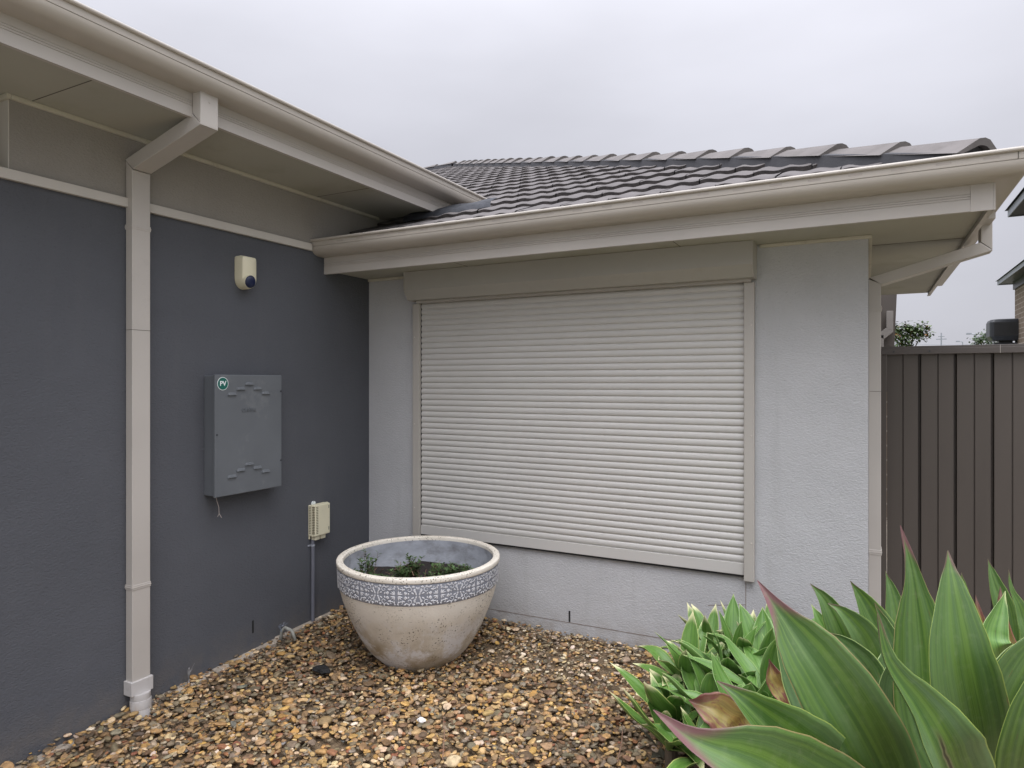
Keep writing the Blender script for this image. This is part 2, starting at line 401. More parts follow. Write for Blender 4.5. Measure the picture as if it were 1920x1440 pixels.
    tag(o, 'tan and brown river pebbles covering the garden bed', 'pebbles', kind='stuff')
pebbles()

# ---------------------------------------------------------------- the house
H = thing('house', 'single storey rendered house with dark grey wing and tiled hip roof', 'house', (0, 0, 0))
WX = 3.27
# walls
m = MB(); m.box(-.25, 0, -6, .02, -.3, 2.4835)
wa = tag(m.build('rendered_wall', M['dark_render'], H), 'dark grey rendered wall')
m = MB(); m.box(-.247, 0, -2.37, 3.4, 2.4835, 2.9)
m.box(-.5, -.25, -6, -2.37, 2.4835, 2.9)
tag(m.build('upper_wall', M['taupe_render'], H), 'taupe band of wall under the eave')
m = MB(); m.box(-.25, -.0005, -2.374, -2.3702, 2.529, 2.829); m.build('wall_return', M['trimlight'], H)
m = MB(); m.box(.0, WX, 0, .25, -.3, 2.38)
m.box(WX - .25, WX, .25, 2.78, -.3, 2.38)
tag(m.build('rendered_wall', M['light_render'], H), 'light grey rendered wall')
m = MB(); m.box(.0, WX + .22, 5.2, 5.5, -.3, 2.5)
tag(m.build('rear_wall', M['brick'], H), 'brown brick rear wall')
# thin crack and score lines of the render below the shutter
m = MB()
m.add([(1.0, -.0015, .094), (WX, -.0015, .112), (WX, -.0015, .1165), (1.0, -.0015, .0975)], [(0, 1, 2, 3)])
m.add([(2.664, -.0015, .20), (2.667, -.0015, .20), (2.669, -.0015, .516), (2.665, -.0015, .516)], [(0, 1, 2, 3)])
m.add([(2.46, -.0015, .34), (2.664, -.0015, .375), (2.664, -.0015, .378), (2.46, -.0015, .343)], [(0, 1, 2, 3)])
m.add([(2.80, -.0015, .33), (2.90, -.0015, .355), (2.90, -.0015, .358), (2.80, -.0015, .3325)], [(0, 1, 2, 3)])
build_each(m, 'render_crack', mat_basic('crack', lin(.22, .18, .15), .9, .2, 20), H)
for (x0, y0, z0, ax) in [(1.60, 0, .105, 'b'), (0, -1.075, .11, 'a')]:
    m = MB()
    if ax == 'b': m.box(x0, x0 + .011, -.003, .0, z0, z0 + .07)
    else: m.box(.0, .003, y0, y0 + .011, z0, z0 + .075)
    build_each(m, 'weep_slot', M['black'], H)
m = MB()
m.add([(-.0, -2.6, -.2), (.05, -2.6, -.2), (.05, -2.6, -.06), (0, -2.6, -.06)] + [(0, -.9, -.2), (.05, -.9, -.2), (.05, -.9, .020), (0, -.9, .020)],
      [(0, 1, 2, 3), (7, 6, 5, 4), (1, 5, 6, 2), (2, 6, 7, 3)])
m.add([(-.0, -.9, -.2), (.04, -.9, -.2), (.04, -.9, .028), (0, -.9, .028)] + [(0, -.4, -.2), (.02, -.4, -.2), (.02, -.4, .04), (0, -.4, .04)],
      [(0, 1, 2, 3), (7, 6, 5, 4), (1, 5, 6, 2), (2, 6, 7, 3)])
m.build('footing', M['grime'], H, bevel=.006)
# horizontal trim strip
m = MB(); m.box(.0, .022, -6, -.60, 2.4835, 2.5285)
m.build('wall_trim', M['trimlight'], H, bevel=.0015)
m = MB(); m.box(-.245, .0, -6, -2.371, 2.50, 2.5285); m.build('wall_ledge', M['trimlight'], H)

# soffits
FA, FB, FR = .50, -.47, 3.74
m = MB(); m.box(0.001, FA - .02, -6, .16, 2.852, 2.862); m.box(-.25, .001, -6, -2.37, 2.852, 2.862)
m.build('soffit', M['soffit'], H)
m = MB(); m.box(0.002, FR - .02, FB + .02, .0, 2.372, 2.382); m.box(WX + .0, FR - .02, .0, 2.78, 2.372, 2.382)
m.build('soffit', M['soffit'], H)
m = MB(); m.box(.001, .019, -2.37, .1, 2.830, 2.852); m.box(-.25, .019, -2.389, -2.370, 2.830, 2.852)
build_each(m, 'soffit_bead', M['bead'], H, bevel=.004)
m = MB(); m.box(.002, .42, -.018, 0, 2.354, 2.372); m.box(2.74, WX + .018, -.018, 0, 2.354, 2.372); m.box(WX, WX + .018, .0, 2.78, 2.354, 2.372)
build_each(m, 'soffit_bead', M['bead'], H, bevel=.004)
m = MB()
for (ya, yb) in [(-2.29, -2.31), (-.55, -.56), (-4.1, -4.1)]:
    m.box(.0, FA - .02, ya, ya + .0035, 2.8505, 2.852)
for xx in (.95, 2.34):
    m.box(xx, xx + .003, FB + .02, 0, 2.3705, 2.372)
m.box(WX, FR - .02, .30, .3035, 2.3705, 2.372)
build_each(m, 'soffit_joint', M['joint'], H)

# fascias: pressed steel with three shallow grooves
def fascia_prof(zb, zt):
    p = [(0, zb), (0, zb + .045)]
    z = zb + .050
    for k in range(3):
        p += [(0, z), (-.003, z + .0015), (-.003, z + .003), (0, z + .0045)]; z += .0105
    p += [(0, zt), (-.018, zt), (-.018, zb + .004), (-.022, zb + .004), (-.022, zb)]
    return p
roofy = lambda z: (z - 2.775) / .414 + .02
sweep(fascia_prof(2.842, 2.952), [(FA, -6), (FA, .3)], yend=lambda z: roofy(z) - .0).build('fascia', M['trim'], H)
m = MB(); m.box(FR - .004, FR + .085, .12, 2.79, 2.425, 2.4565); m.build('gutter_lining', M['trim'], H)
sweep(fascia_prof(2.346, 2.458), [(.001, FB), (FR, FB), (FR, 2.8)]).build('fascia', M['trim'], H)
m = MB(); m.box(3.655, 3.735, FB - .0025, FB + .004, 2.344, 2.459); m.box(FR - .004, FR + .0025, FB - .0025, FB + .08, 2.344, 2.459)
build_each(m, 'fascia_joiner', M['trim'], H)

# quad gutters
def quad(z0, bead=.0095):
    pr = [(0, 0), (.03, -.001), (.062, .001), (.085, .007), (.102, .019), (.112, .033), (.1165, .046), (.1172, .0535), (.1130, .0545), (.1130, .0562), (.1172, .0570), (.1178, .060), (.1178, .085)]
    for k in range(9):
        th = R(-90 + k * 33); pr.append((.1215 + bead * math.cos(th) * .95, .0945 + bead * math.sin(th)))
    pr += [(.1105, .088), (.1105, .058), (.1085, .046), (.098, .024), (.08, .011), (.05, .006), (.003, .005), (.003, .09), (0, .09)]
    return [(a, z0 + b) for a, b in pr]
ga = sweep(quad(2.952), [(FA, -6), (FA, .5)], yend=lambda z: roofy(z) - .015).build('gutter', M['gutter'], H, smooth=True, auto=28)
gb = sweep(quad(2.458), [(.001, FB), (FR, FB), (FR, 2.81)]).build('gutter', M['gutter'], H, smooth=True, auto=28)
# overflow slots pressed in the front gutter, and corner bracket
m = MB()
for k in range(22):
    x0 = .22 + k * .165
    m.add([(x0, FB - .1182, 2.527), (x0 + .055, FB - .1182, 2.527), (x0 + .055, FB - .1182, 2.536), (x0, FB - .1182, 2.536)], [(0, 1, 2, 3)])
build_each(m, 'overflow_slot', mat_basic('slot', lin(.37, .33, .29), .5), H)
m = MB(); m.box(3.80, 3.803, FB - .1195, FB - .1180, 2.515, 2.549); m.build('gutter_joint', M['joint'], H)

# ---------------- roof tiles
def tile_roof(name, ulo, uhi, nrow, place, z_off=0, seed=1):
    """u runs along the eave, v up the slope in plan; place(u, v, h) -> world"""
    rg = random.Random(seed); m = MB(); step = .305; TW = .30; nseg = 14
    for r in range(nrow):
        v0 = r * step; v1 = v0 + step + .03
        shift = .15 * (r % 2)
        k0 = math.floor((ulo(v0) - shift) / TW); k1 = math.ceil((uhi(v0) - shift) / TW)
        for k in range(k0, k1):
            a = k * TW + shift; dz = rg.uniform(-.003, .003); dv = rg.uniform(-.004, .004); tw = rg.uniform(-.003, .003)
            us = [a + .003 + (TW - .006) * i / nseg for i in range(nseg + 1)]
            top = []; 
            for i, u in enumerate(us):
                f = i / nseg
                wv = .0115 * math.cos(2 * math.pi * (f * 1.0 - .12) * 2 * .5 * 2) if False else .013 * math.cos(2 * math.pi * (f - .30)) + .004 * math.cos(4 * math.pi * (f - .1))
                wv = .0050 * math.cos(4 * math.pi * (f - .14)) + .0012 * math.cos(2 * math.pi * f)
                h = wv + dz + tw * (f - .5)
                row = []
                for (v, hh) in ((v0 + dv + .003, .010), (v0 + dv, .039), (v0 + dv + .010, .044), (v1, .016)):
                    uu = min(max(u, ulo(v)), uhi(v))
                    row.append(place(uu, v, h + hh + z_off))
                top.append(row)
            if us[0] >= uhi(v0) or us[-1] <= ulo(v0): continue
            vs = [q for row in top for q in row]; fs = []
            for i in range(nseg):
                for j in range(3): fs.append((i * 4 + j, (i + 1) * 4 + j, (i + 1) * 4 + j + 1, i * 4 + j + 1))
            m.add(vs, fs)
    o = m.build(name, [M['tile'], M['tileshade']], H, smooth=True, auto=30)
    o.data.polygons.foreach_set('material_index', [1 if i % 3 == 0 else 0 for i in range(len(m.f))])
    return o
S = .428; EZ = 2.775
# front slope (faces the camera): u = x, v = y + .55
def plB(u, v, h): y = v - .555; return (u, y, EZ + S * y - .047 + h)
def uloB(v):
    y = v - .555
    return .03 if y < .60 else max(-7.0, .62 - (y - .62) + .02)
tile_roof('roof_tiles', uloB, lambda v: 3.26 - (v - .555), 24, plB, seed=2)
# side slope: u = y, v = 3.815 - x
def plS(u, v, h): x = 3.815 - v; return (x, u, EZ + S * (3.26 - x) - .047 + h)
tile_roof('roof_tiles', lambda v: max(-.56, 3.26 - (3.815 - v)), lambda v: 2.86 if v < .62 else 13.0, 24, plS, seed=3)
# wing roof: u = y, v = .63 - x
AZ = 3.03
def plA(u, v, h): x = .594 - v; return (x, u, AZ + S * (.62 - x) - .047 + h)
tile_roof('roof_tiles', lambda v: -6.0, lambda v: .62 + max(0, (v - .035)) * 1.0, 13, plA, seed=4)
# underlay so nothing shows through (roof decks)
m = MB()
def z_b(y): return EZ + S * y - .05
m.add([(0.01, -.46, z_b(-.46)), (3.72, -.46, z_b(-.46)), (-3.4, 6.66, z_b(6.66)), (-7.4, 6.66, z_b(6.66)), (-7.4, 3.4, z_b(3.4)), (.01, 3.4, z_b(3.4))], [(0, 1, 2, 3, 4, 5)])
m.add([(3.72, -.46, z_b(-.46)), (3.72, 2.84, z_b(-.46)), (3.2, 2.84, z_b(.06)), (3.2, 12.9, z_b(.06)), (-3.4, 12.9, z_b(6.66)), (-3.4, 6.66, z_b(6.66))], [(0, 1, 2), (0, 2, 3, 4, 5)])
m.add([(-7.4, 6.66, z_b(6.66)), (-3.4, 6.66, z_b(6.66)), (-3.4, 12.9, z_b(6.66)), (-7.4, 12.9, z_b(0))], [(0, 1, 2, 3)])
m.add([(.52, -6, AZ - .03), (.52, .4, AZ - .03), (-3.4, 4.6, AZ - .05 + S * 4), (-3.4, -6, AZ - .05 + S * 4)], [(0, 1, 2, 3)])
m.add([(-3.4, 4.6, AZ - .05 + S * 4), (-3.4, -6, AZ - .05 + S * 4), (-7.4, -6, AZ), (-7.4, 4.6, AZ)], [(0, 1, 2, 3)])
m.build('roof_deck', M['mortar'], H)
# hip and ridge caps
def caps(name, p0, p1, n, w=.122, hgt=.060, drop=.0):
    m = MB(); mm = MB()
    p0 = Vector(p0); p1 = Vector(p1); d = (p1 - p0); Ln = d.length; d.normalize()
    side = d.cross(Vector((0, 0, 1))).normalized(); up = side.cross(d).normalized()
    st = Ln / n
    for k in range(n):
        a = p0 + d * (k * st - .03); b = p0 + d * ((k + 1) * st + .02)
        j = rnd.uniform(-.004, .004)
        def ring(c, ww, hh, th):
            pr = [(-1, 0), (-.55, .52), (-.22, .90), (0, .97), (.22, .90), (.55, .52), (1, 0)]
            o = [c + side * (q * ww) + up * (z * hh + j) for q, z in pr]
            i_ = [c + side * (q * (ww - th)) + up * (z * (hh - th) + j) for q, z in pr[::-1]]
            return o + i_
        r0 = ring(a, w + .013, hgt + .019, .032); r1 = ring(b, w - .006, hgt - .012, .012)
        m.prism(r0, r1)
    q = [(-1.10, -.085), (-.97, .004), (0, .04), (.97, .004), (1.10, -.085)]
    A = [p0 + side * (x * w) + up * z for x, z in q]; B = [p1 + side * (x * w) + up * z for x, z in q]
    mm.prism(A, B)
    m.build(name, M['cap'], H, smooth=True, auto=45)
    mm.build('cap_pointing', M['mortar'], H)
hz = lambda y: EZ + S * y - .002
caps('hip_caps', (3.675, -.415, hz(-.415) + .0), (-3.4, 6.66, hz(6.66)), 25)
caps('ridge_caps', (-3.5, 6.66, hz(6.66) + .005), (-8, 6.66, hz(6.66)), 11)
# flashing where the wing eave runs into the roof
m = MB(); pts = []
for i in range(15):
    x = .30 + .045 * i
    y = .02 + .012 * i
    pts.append(((x, y, z_b(y) + .075 + .006 * math.sin(i * 1.4)), (x, y + .10, z_b(y + .10) + .085 + .005 * math.sin(i * 1.1)), (x, y - .012, z_b(y) + .035)))
for i in range(14):
    a, b = pts[i], pts[i + 1]
    m.add([a[2], b[2], b[0], a[0], a[1], b[1]], [(0, 1, 2, 3), (3, 2, 5, 4)])
m.build('lead_flashing', M['lead'], H, smooth=True)

# ---------------- downpipes
def rect_pipe(pts, ax, wid, dep):
    """rectangular pipe: loops given as 4-corner rings joined"""
    m = MB()
    for a, b in zip(pts[:-1], pts[1:]): m.hexa(a, b)
    return m
y0, y1 = -1.857, -1.762
ring = lambda x0, x1, za, zb: [(x0, y0, za), (x1, y0, zb), (x1, y1, zb), (x0, y1, za)]
DP = tag(rect_pipe([ring(.004, .056, .085, .085), ring(.004, .056, 2.715, 2.665)], 0, 0, 0).build('downpipe', M['downpipe'], H, bevel=.003), 'beige downpipe on the dark grey wall')
m = MB()
m.hexa([(.000, y0 - .001, 2.722), (.060, y0 - .001, 2.667), (.060, y1 + .001, 2.667), (.000, y1 + .001, 2.722)],
       [(.500, y0 - .001, 2.858), (.561, y0 - .001, 2.800), (.561, y1 + .001, 2.800), (.500, y1 + .001, 2.858)])
m.build('elbow', M['downpipe'], DP, bevel=.003)
m = MB(); m.hexa([(.503, y0, 2.861), (.558, y0, 2.803), (.558, y1, 2.803), (.503, y1, 2.861)], ring(.503, .558, 2.956, 2.958)); m.build('outlet', M['downpipe'], DP, bevel=.002)
m = MB()
for z in (2.386, .598):
    m.box(.0, .0585, y0 - .002, y1 + .002, z - .012, z + .012); m.box(.0, .0600, y0 - .0035, y1 + .0035, z - .003, z + .003)
    
build_each(m, 'bracket', M['downpipe'], DP, bevel=.0015)
m = MB(); m.box(.003, .0568, y0 - .0008, y1 + .0008, 1.874, 1.8765); m.build('seam', M['joint'], DP)
m = MB(); m.box(.001, .066, y0 - .010, y1 + .010, .065, .135); m.build('adaptor', M['pvc'], DP, bevel=.003)
m = MB()
m.tube([(.048, -1.81, .066), (.050, -1.81, .035), (.050, -1.81, .033)], [.046, .046, .044], 28)
m.tube([(.050, -1.81, .034), (.054, -1.81, -.005), (.054, -1.81, -.007)], [.049, .050, .047], 28)
m.tube([(.054, -1.81, -.006), (.062, -1.81, -.10)], [.048, .048], 28)
m.build('drain_socket', M['pvc'], DP, smooth=True, auto=40)
m = MB(); m.tube([(.5585, -1.81, 2.915), (.561, -1.81, 2.915)], .0045, 10); build_each(m, 'rivet', M['trim'], DP)
# right hand pipe on the side wall
ya, yb = .28, .38
rr = lambda x0, x1, za, zb: [(x0, ya, za), (x1, ya, zb), (x1, yb, zb), (x0, yb, za)]
D2 = tag(rect_pipe([rr(3.2705, 3.332, -.1, -.1), rr(3.2705, 3.332, 2.185, 2.155)], 0, 0, 0).build('downpipe', M['downpipe'], H, bevel=.003), 'beige downpipe on the side wall')
m = MB(); m.hexa([(3.275, ya - .001, 2.192), (3.335, ya - .001, 2.150), (3.335, yb + .001, 2.150), (3.275, yb + .001, 2.192)],
                 [(3.782, ya - .001, 2.338), (3.836, ya - .001, 2.292), (3.836, yb + .001, 2.292), (3.782, yb + .001, 2.338)])
m.build('elbow', M['downpipe'], D2, bevel=.003)
m = MB(); m.hexa([(3.785, ya, 2.340), (3.834, ya, 2.296), (3.834, yb, 2.296), (3.785, yb, 2.340)], rr(3.785, 3.834, 2.462, 2.464)); m.build('outlet', M['downpipe'], D2, bevel=.002)
m = MB()
for z in (2.02, .68): m.box(3.272, 3.3355, ya - .003, yb + .003, z - .014, z + .014); m.box(3.272, 3.337, ya - .0045, yb + .004, z - .003, z + .003)
build_each(m, 'bracket', M['downpipe'], D2, bevel=.0015)
m = MB(); m.box(3.276, 3.3328, ya - .001, yb + .001, 1.564, 1.566); m.build('seam', M['joint'], D2)
# rear pipe and offset seen past the corner
m = MB(); m.box(3.36, 3.435, 4.85, 4.95, -.1, 2.15)
m.hexa([(3.36, 4.85, 2.15), (3.435, 4.85, 2.10), (3.435, 4.95, 2.10), (3.36, 4.95, 2.15)], [(3.46, 4.85, 2.23), (3.53, 4.85, 2.18), (3.53, 4.95, 2.18), (3.46, 4.95, 2.23)])
m.hexa([(3.46, 4.85, 2.23), (3.53, 4.85, 2.18), (3.53, 4.95, 2.18), (3.46, 4.95, 2.23)], [(3.46, 4.85, 2.42), (3.53, 4.85, 2.42), (3.53, 4.95, 2.42), (3.46, 4.95, 2.42)])
tag(m.build('downpipe', mat_basic('rear pipe', lin(.22, .20, .18)), H, bevel=.003), 'pale downpipe further back on the rear wall')
m = MB(); m.hexa([(3.30, 5.0, 1.5), (3.525, 5.0, 1.5), (3.525, 5.12, 1.5), (3.30, 5.12, 1.5)], [(3.30, 5.0, 2.75), (3.575, 5.0, 2.75), (3.575, 5.12, 2.75), (3.30, 5.12, 2.75)])
m.build('rear_screen', M['fence'], H, bevel=.004)

# ---------------------------------------------------------------- roller shutter
SH = thing('roller_shutter', 'closed beige aluminium roller shutter covering the window of the light wall', 'roller shutter', (1.57, 0, .52))
hp = [(-.001, 2.371), (-.162, 2.371), (-.162, 2.245), (-.112, 2.182), (-.001, 2.182)]
m = MB(); m.prism([(.443, y, z) for y, z in hp], [(2.719, y, z) for y, z in hp]); m.build('shutter_box', M['hood'], SH, bevel=.001)
m = MB()
hq = [(-.001, 2.3712), (-.1635, 2.3712), (-.1635, 2.244), (-.113, 2.1805), (-.001, 2.1805)]
for x in (.437, 2.7195): m.prism([(x, y, z) for y, z in hq], [(x + .006, y, z) for y, z in hq])
build_each(m, 'end_cap', M['guide'], SH)
m = MB(); m.box(.47, 2.70, -.060, -.002, 2.166, 2.1815); m.build('slot_lip', M['guide'], SH)
for (a, b) in ((.424, .482), (2.662, 2.716)):
    m = MB(); m.box(a, b, -.042, -.001, .517, 2.1655); gd = m.build('guide_rail', M['guide'], SH, bevel=.003)
    m = MB()
    for z in (.73, 1.32, 1.93):
        x = (a + .040) if a > 1 else a + .018
        m.tube([(x, -.041, z), (x, -.0455, z)], [.0055, .004], 10)
    build_each(m, 'rivet', M['trimlight'], gd, smooth=True, auto=50)
m = MB(); n = 39; z0, z1 = .611, 2.166; pitch = (z1 - z0) / n; pr = []
for k in range(n):
    zb = z0 + k * pitch
    for (f, d) in ((0, .000), (.05, .0), (.09, .003), (.20, .0058), (.38, .0078), (.58, .0080), (.76, .0066), (.90, .004), (.97, .001)):
        pr.append((-.012 - d, zb + f * pitch))
pr.append((-.012, z1))
vs = [(x, y, z) for x in (.478, 2.666) for y, z in pr]; q = len(pr)
m.add(vs, [(i, i + 1, q + i + 1, q + i) for i in range(q - 1)])
m.build('slat_curtain', M['shutter'], SH, smooth=True, auto=32)
m = MB(); m.box(.484, 2.661, -.024, -.006, .545, .6105); m.build('bottom_rail', M['shutter'], SH, bevel=.002)
m = MB(); m.box(.484, 2.661, -.020, -.001, .5335, .5445); m.build('bottom_seal', M['black'], SH)
m = MB(); m.box(.4822, .4856, -.0212, -.006, .534, 2.165); m.build('guide_brush', M['black'], SH)

# ---------------------------------------------------------------- meter box
MBX = thing('meter_box', 'grey steel electricity meter box with round green sticker on dark wall', 'meter box', (0, -1.18, .98))
m = MB(); m.box(.001, .083, -1.408, -.945, .985, 1.652); m.build('case', M['meterbox'], MBX, bevel=.004)
m = MB(); m.box(.085, .102, -1.418, -.940, .980, 1.657); m.build('door', M['meterbox'], MBX, bevel=.004)
m = MB(); m.box(.092, .1035, -1.4185, -1.4055, .980, 1.657); m.build('hinge_strip', M['meterbox'], MBX, bevel=.002)
m = MB()
def louvre(yc, zc, w_=.062):
    a = [(.1015, yc - w_ / 2, zc - .008), (.1015, yc + w_ / 2, zc - .008), (.1015, yc + w_ / 2 - .006, zc + .008), (.1015, yc - w_ / 2 + .010, zc + .008)]
    b = [(.111, yc - w_ / 2 + .002, zc - .008), (.111, yc + w_ / 2 - .002, zc - .008), (.104, yc + w_ / 2 - .008, zc + .007), (.104, yc - w_ / 2 + .012, zc + .007)]
    m.hexa(a, b)
for zz, sl in ((1.553, 0), (1.090, 0)):
    for k, d in enumerate((0, .030, .058, .030, .002)): louvre(-1.305 + k * .060, zz + d - .003)
build_each(m, 'louvre', M['meterbox'], MBX, bevel=.0015)
c0 = Vector((.1022, -1.366, 1.600))
m = MB(); m.tube([(.1021, -1.366, 1.607), (.1031, -1.366, 1.607)], .0365, 32); st = m.build('sticker', M['white'], MBX)
m = MB(); m.tube([(.1031, -1.366, 1.607), (.1036, -1.366, 1.607)], .0335, 32); m.build('sticker_disc', M['green'], st)
rot = Matrix(((0, 0, 1, 0), (1, 0, 0, 0), (0, 1, 0, 0), (0, 0, 0, 1)))
text_mesh('PV', .038, 'sticker_lettering', M['white'], st, Matrix.Translation((.1040, -1.366, 1.607)) @ rot)
text_mesh('CLIPSAL', .030, 'embossed_lettering', M['meterbox'], MBX, Matrix.Translation((.1028, -1.185, 1.455)) @ rot, .0026)
m = MB()
for y, z in ((-1.405, 1.325), (-.948, 1.56), (-.948, 1.14)): m.tube([(.1034, y, z), (.1054, y, z)], .006, 10)
build_each(m, 'lock', M['charcoal'], MBX)
m = MB(); m.tube([(.07, -1.385, .984), (.072, -1.380, .955), (.078, -1.372, .92), (.075, -1.368, .885), (.085, -1.360, .862)], .0016, 6)
m.tube([(.075, -1.368, .885), (.07, -1.374, .868)], .0014, 6)
tag(m.build('loose_cable', mat_basic('old sheath', lin(.38, .33, .30), .6), MBX), 'frayed pale cable end hanging below')

# ---------------------------------------------------------------- alarm siren
SI = thing('alarm_siren', 'small cream alarm siren with dark blue lens high on dark wall', 'alarm siren', (0, -1.155, 2.15))
def out_(hw, zt, zc, n=12):
    o = [(-hw * .80, zt), (-hw * .97, zt - .008), (-hw, zt - .025)]
    o += [(-hw * math.cos(R(180 * k / n)), zc - hw * 1.15 * math.sin(R(180 * k / n))) for k in range(n + 1)]
    o += [(hw, zt - .025), (hw * .97, zt - .008), (hw * .80, zt)]
    return o
m = MB(); yc = -1.148
R1 = [out_(.054, 2.352, 2.222), out_(.054, 2.352, 2.222), out_(.050, 2.348, 2.222), out_(.036, 2.338, 2.226)]
XX = [.001, .040, .062, .072]
k = len(R1[0]); vs = [(x, yc + a, b) for x, rr_ in zip(XX, R1) for a, b in rr_]
fs = [(i * k + j, i * k + (j + 1) % k, (i + 1) * k + (j + 1) % k, (i + 1) * k + j) for i in range(3) for j in range(k)]
fs.append(tuple(range(3 * k, 4 * k))); m.add(vs, fs); m.build('housing', M['cream'], SI, smooth=True, auto=35)
m = MB(); m.tube([(.058, yc - .006, 2.206), (.076, yc - .006, 2.202)], [.043, .040], 28); m.build('lens_ring', M['cream'], SI, smooth=True, auto=40)
m = MB(); m.lathe([(.0375 * math.cos(R(a)), .018 * math.sin(R(a))) for a in range(0, 91, 10)], 28)
lo = m.build('lens', M['bluelens'], SI, smooth=True)
lo.data.transform(Matrix.Translation((.0745, yc - .006, 2.2025)) @ Matrix.Rotation(R(96), 4, 'Y'))

# ---------------------------------------------------------------- telecom box + conduit
TB = thing('junction_box', 'small cream vented junction box low on dark wall above the conduit', 'junction box', (0, -.54, .53))
m = MB()
a = [(.004, -.622, .598), (.004, -.470, .598), (.004, -.470, .805), (.004, -.622, .805)]
m.box(.001, .030, -.618, -.476, .600, .803)
m.hexa([(.031, -.620, .596), (.031, -.472, .596), (.031, -.472, .808), (.031, -.620, .808)], [(.064, -.610, .602), (.064, -.480, .602), (.064, -.480, .802), (.064, -.610, .802)])
m.build('cover', M['cream'], TB, bevel=.004)
m = MB()
for k in range(17):
    z = .617 + k * .0108
    m.box(.034, .0665, -.6185, -.5935, z, z + .0042) if False else m.box(.0635, .0648, -.608, -.590, z, z + .005)
    m.box(.012, .026, -.6192, -.6178, z, z + .005)
    m.box(.036, .056, -.6188, -.612, z, z + .005)
build_each(m, 'vent_slot', mat_basic('slot shade', lin(.16, .14, .09), .8), TB)
m = MB(); m.box(.012, .050, -.600, -.560, .572, .600); m.box(.012, .050, -.548, -.506, .572, .600); m.box(.001, .012, -.616, -.606, .578, .600)
build_each(m, 'cable_boot', M['cream'], TB, bevel=.003)
m = MB(); m.tube([(.001, -.575, .812), (.016, -.575, .812)], .012, 12); m.box(.001, .010, -.590, -.560, .800, .812); build_each(m, 'fixing_lug', M['white'], TB)
m = MB(); m.box(.0638, .0652, -.494, -.490, .770, .790); m.box(.0638, .0652, -.494, -.490, .625, .648); build_each(m, 'latch_mark', M['charcoal'], TB)
CO = thing('conduit', 'thin dark grey conduit running from junction box into the pebbles', 'conduit', (0.02, -.592, 0))
m = MB(); m.tube([(.018, -.592, -.08), (.018, -.592, .572)], .0125, 16); m.build('pipe', M['conduit'], CO, smooth=True, auto=40)
m = MB(); m.tube([(.018, -.592, .530), (.018, -.592, .542)], .015, 16); m.box(.001, .008, -.622, -.592, .531, .541); build_each(m, 'saddle', M['greysteel'], CO)

# ---------------------------------------------------------------- the big pot
PX, PY, PZ = .917, -.648, .012
POT = thing('plant_pot', 'large round stone coloured pot with blue patterned band on the pebbles', 'plant pot', (PX, PY, PZ))
def prof_at(z):
    ks = [(-.03, .205), (.0, .235), (.03, .268), (.06, .295), (.10, .325), (.15, .353), (.20, .378), (.28, .413), (.36, .442), (.43, .461), (.54, .468)]
    for (a, ra), (b, rb) in zip(ks[:-1], ks[1:]):
        if z <= b: return ra + (rb - ra) * (z - a) / (b - a)
    return ks[-1][1]
def mat_pot():
    m, n, l, p = new_mat('weathered pot')
    t = n.new('ShaderNodeTexCoord')
    def noi(sc, det=6, scale=(1, 1, 1), loc=(0, 0, 0), ro=.6):
        mp = n.new('ShaderNodeMapping'); mp.inputs['Scale'].default_value = scale; mp.inputs['Location'].default_value = loc; l.new(t.outputs['Object'], mp.inputs[0])
        q = n.new('ShaderNodeTexNoise'); q.inputs['Scale'].default_value = sc; q.inputs['Detail'].default_value = det; q.inputs['Roughness'].default_value = ro
        l.new(mp.outputs[0], q.inputs['Vector']); return q.outputs[0]
    def ramp(s_, a, b):
        r = n.new('ShaderNodeValToRGB'); r.color_ramp.elements[0].position = a; r.color_ramp.elements[1].position = b; l.new(s_, r.inputs[0]); return r.outputs[0]
    def mix(f, a, b):
        q = n.new('ShaderNodeMix'); q.data_type = 'RGBA'; l.new(f, q.inputs[0])
        for i, v in ((6, a), (7, b)):
            if isinstance(v, tuple): q.inputs[i].default_value = v
            else: l.new(v, q.inputs[i])
        return q.outputs[2]
    c = mix(ramp(noi(3.2, 5), .35, .7), lin(.70, .655, .57), lin(.58, .53, .44))
    # soil splash stain low on the body: a real stain with its own height
    sp = n.new('ShaderNodeSeparateXYZ'); l.new(t.outputs['Object'], sp.inputs[0])
    mr = n.new('ShaderNodeMapRange'); mr.inputs[1].default_value = .36; mr.inputs[2].default_value = .16; l.new(sp.outputs[2], mr.inputs[0])
    mu = n.new('ShaderNodeMath'); mu.operation = 'MULTIPLY'; l.new(mr.outputs[0], mu.inputs[0]); l.new(ramp(noi(5, 6, loc=(3, 1, 0)), .35, .65), mu.inputs[1])
    c = mix(mu.outputs[0], c, lin(.33, .26, .165))
    mu2 = n.new('ShaderNodeMath'); mu2.operation = 'MULTIPLY'; l.new(mr.outputs[0], mu2.inputs[0]); l.new(ramp(noi(5.5, 10, loc=(9, 4, 2), ro=.76), .47, .56), mu2.inputs[1])
    c = mix(mu2.outputs[0], c, lin(.66, .65, .64))
    # pits and black specks in clusters
    mu3 = n.new('ShaderNodeMath'); mu3.operation = 'MULTIPLY'; l.new(ramp(noi(105, 2, loc=(1, 5, 2), ro=.4), .62, .66), mu3.inputs[0]); l.new(ramp(noi(6, 3, loc=(7, 7, 1)), .42, .56), mu3.inputs[1])
    c = mix(mu3.outputs[0], c, lin(.10, .085, .06))
    l.new(c, p.inputs['Base Color']); p.inputs['Roughness'].default_value = .75
    b = n.new('ShaderNodeBump'); b.inputs['Strength'].default_value = .5; b.inputs['Distance'].default_value = .003; l.new(noi(70, 5), b.inputs['Height']); l.new(b.outputs[0], p.inputs['Normal'])
    return m
M['pot'] = mat_pot()
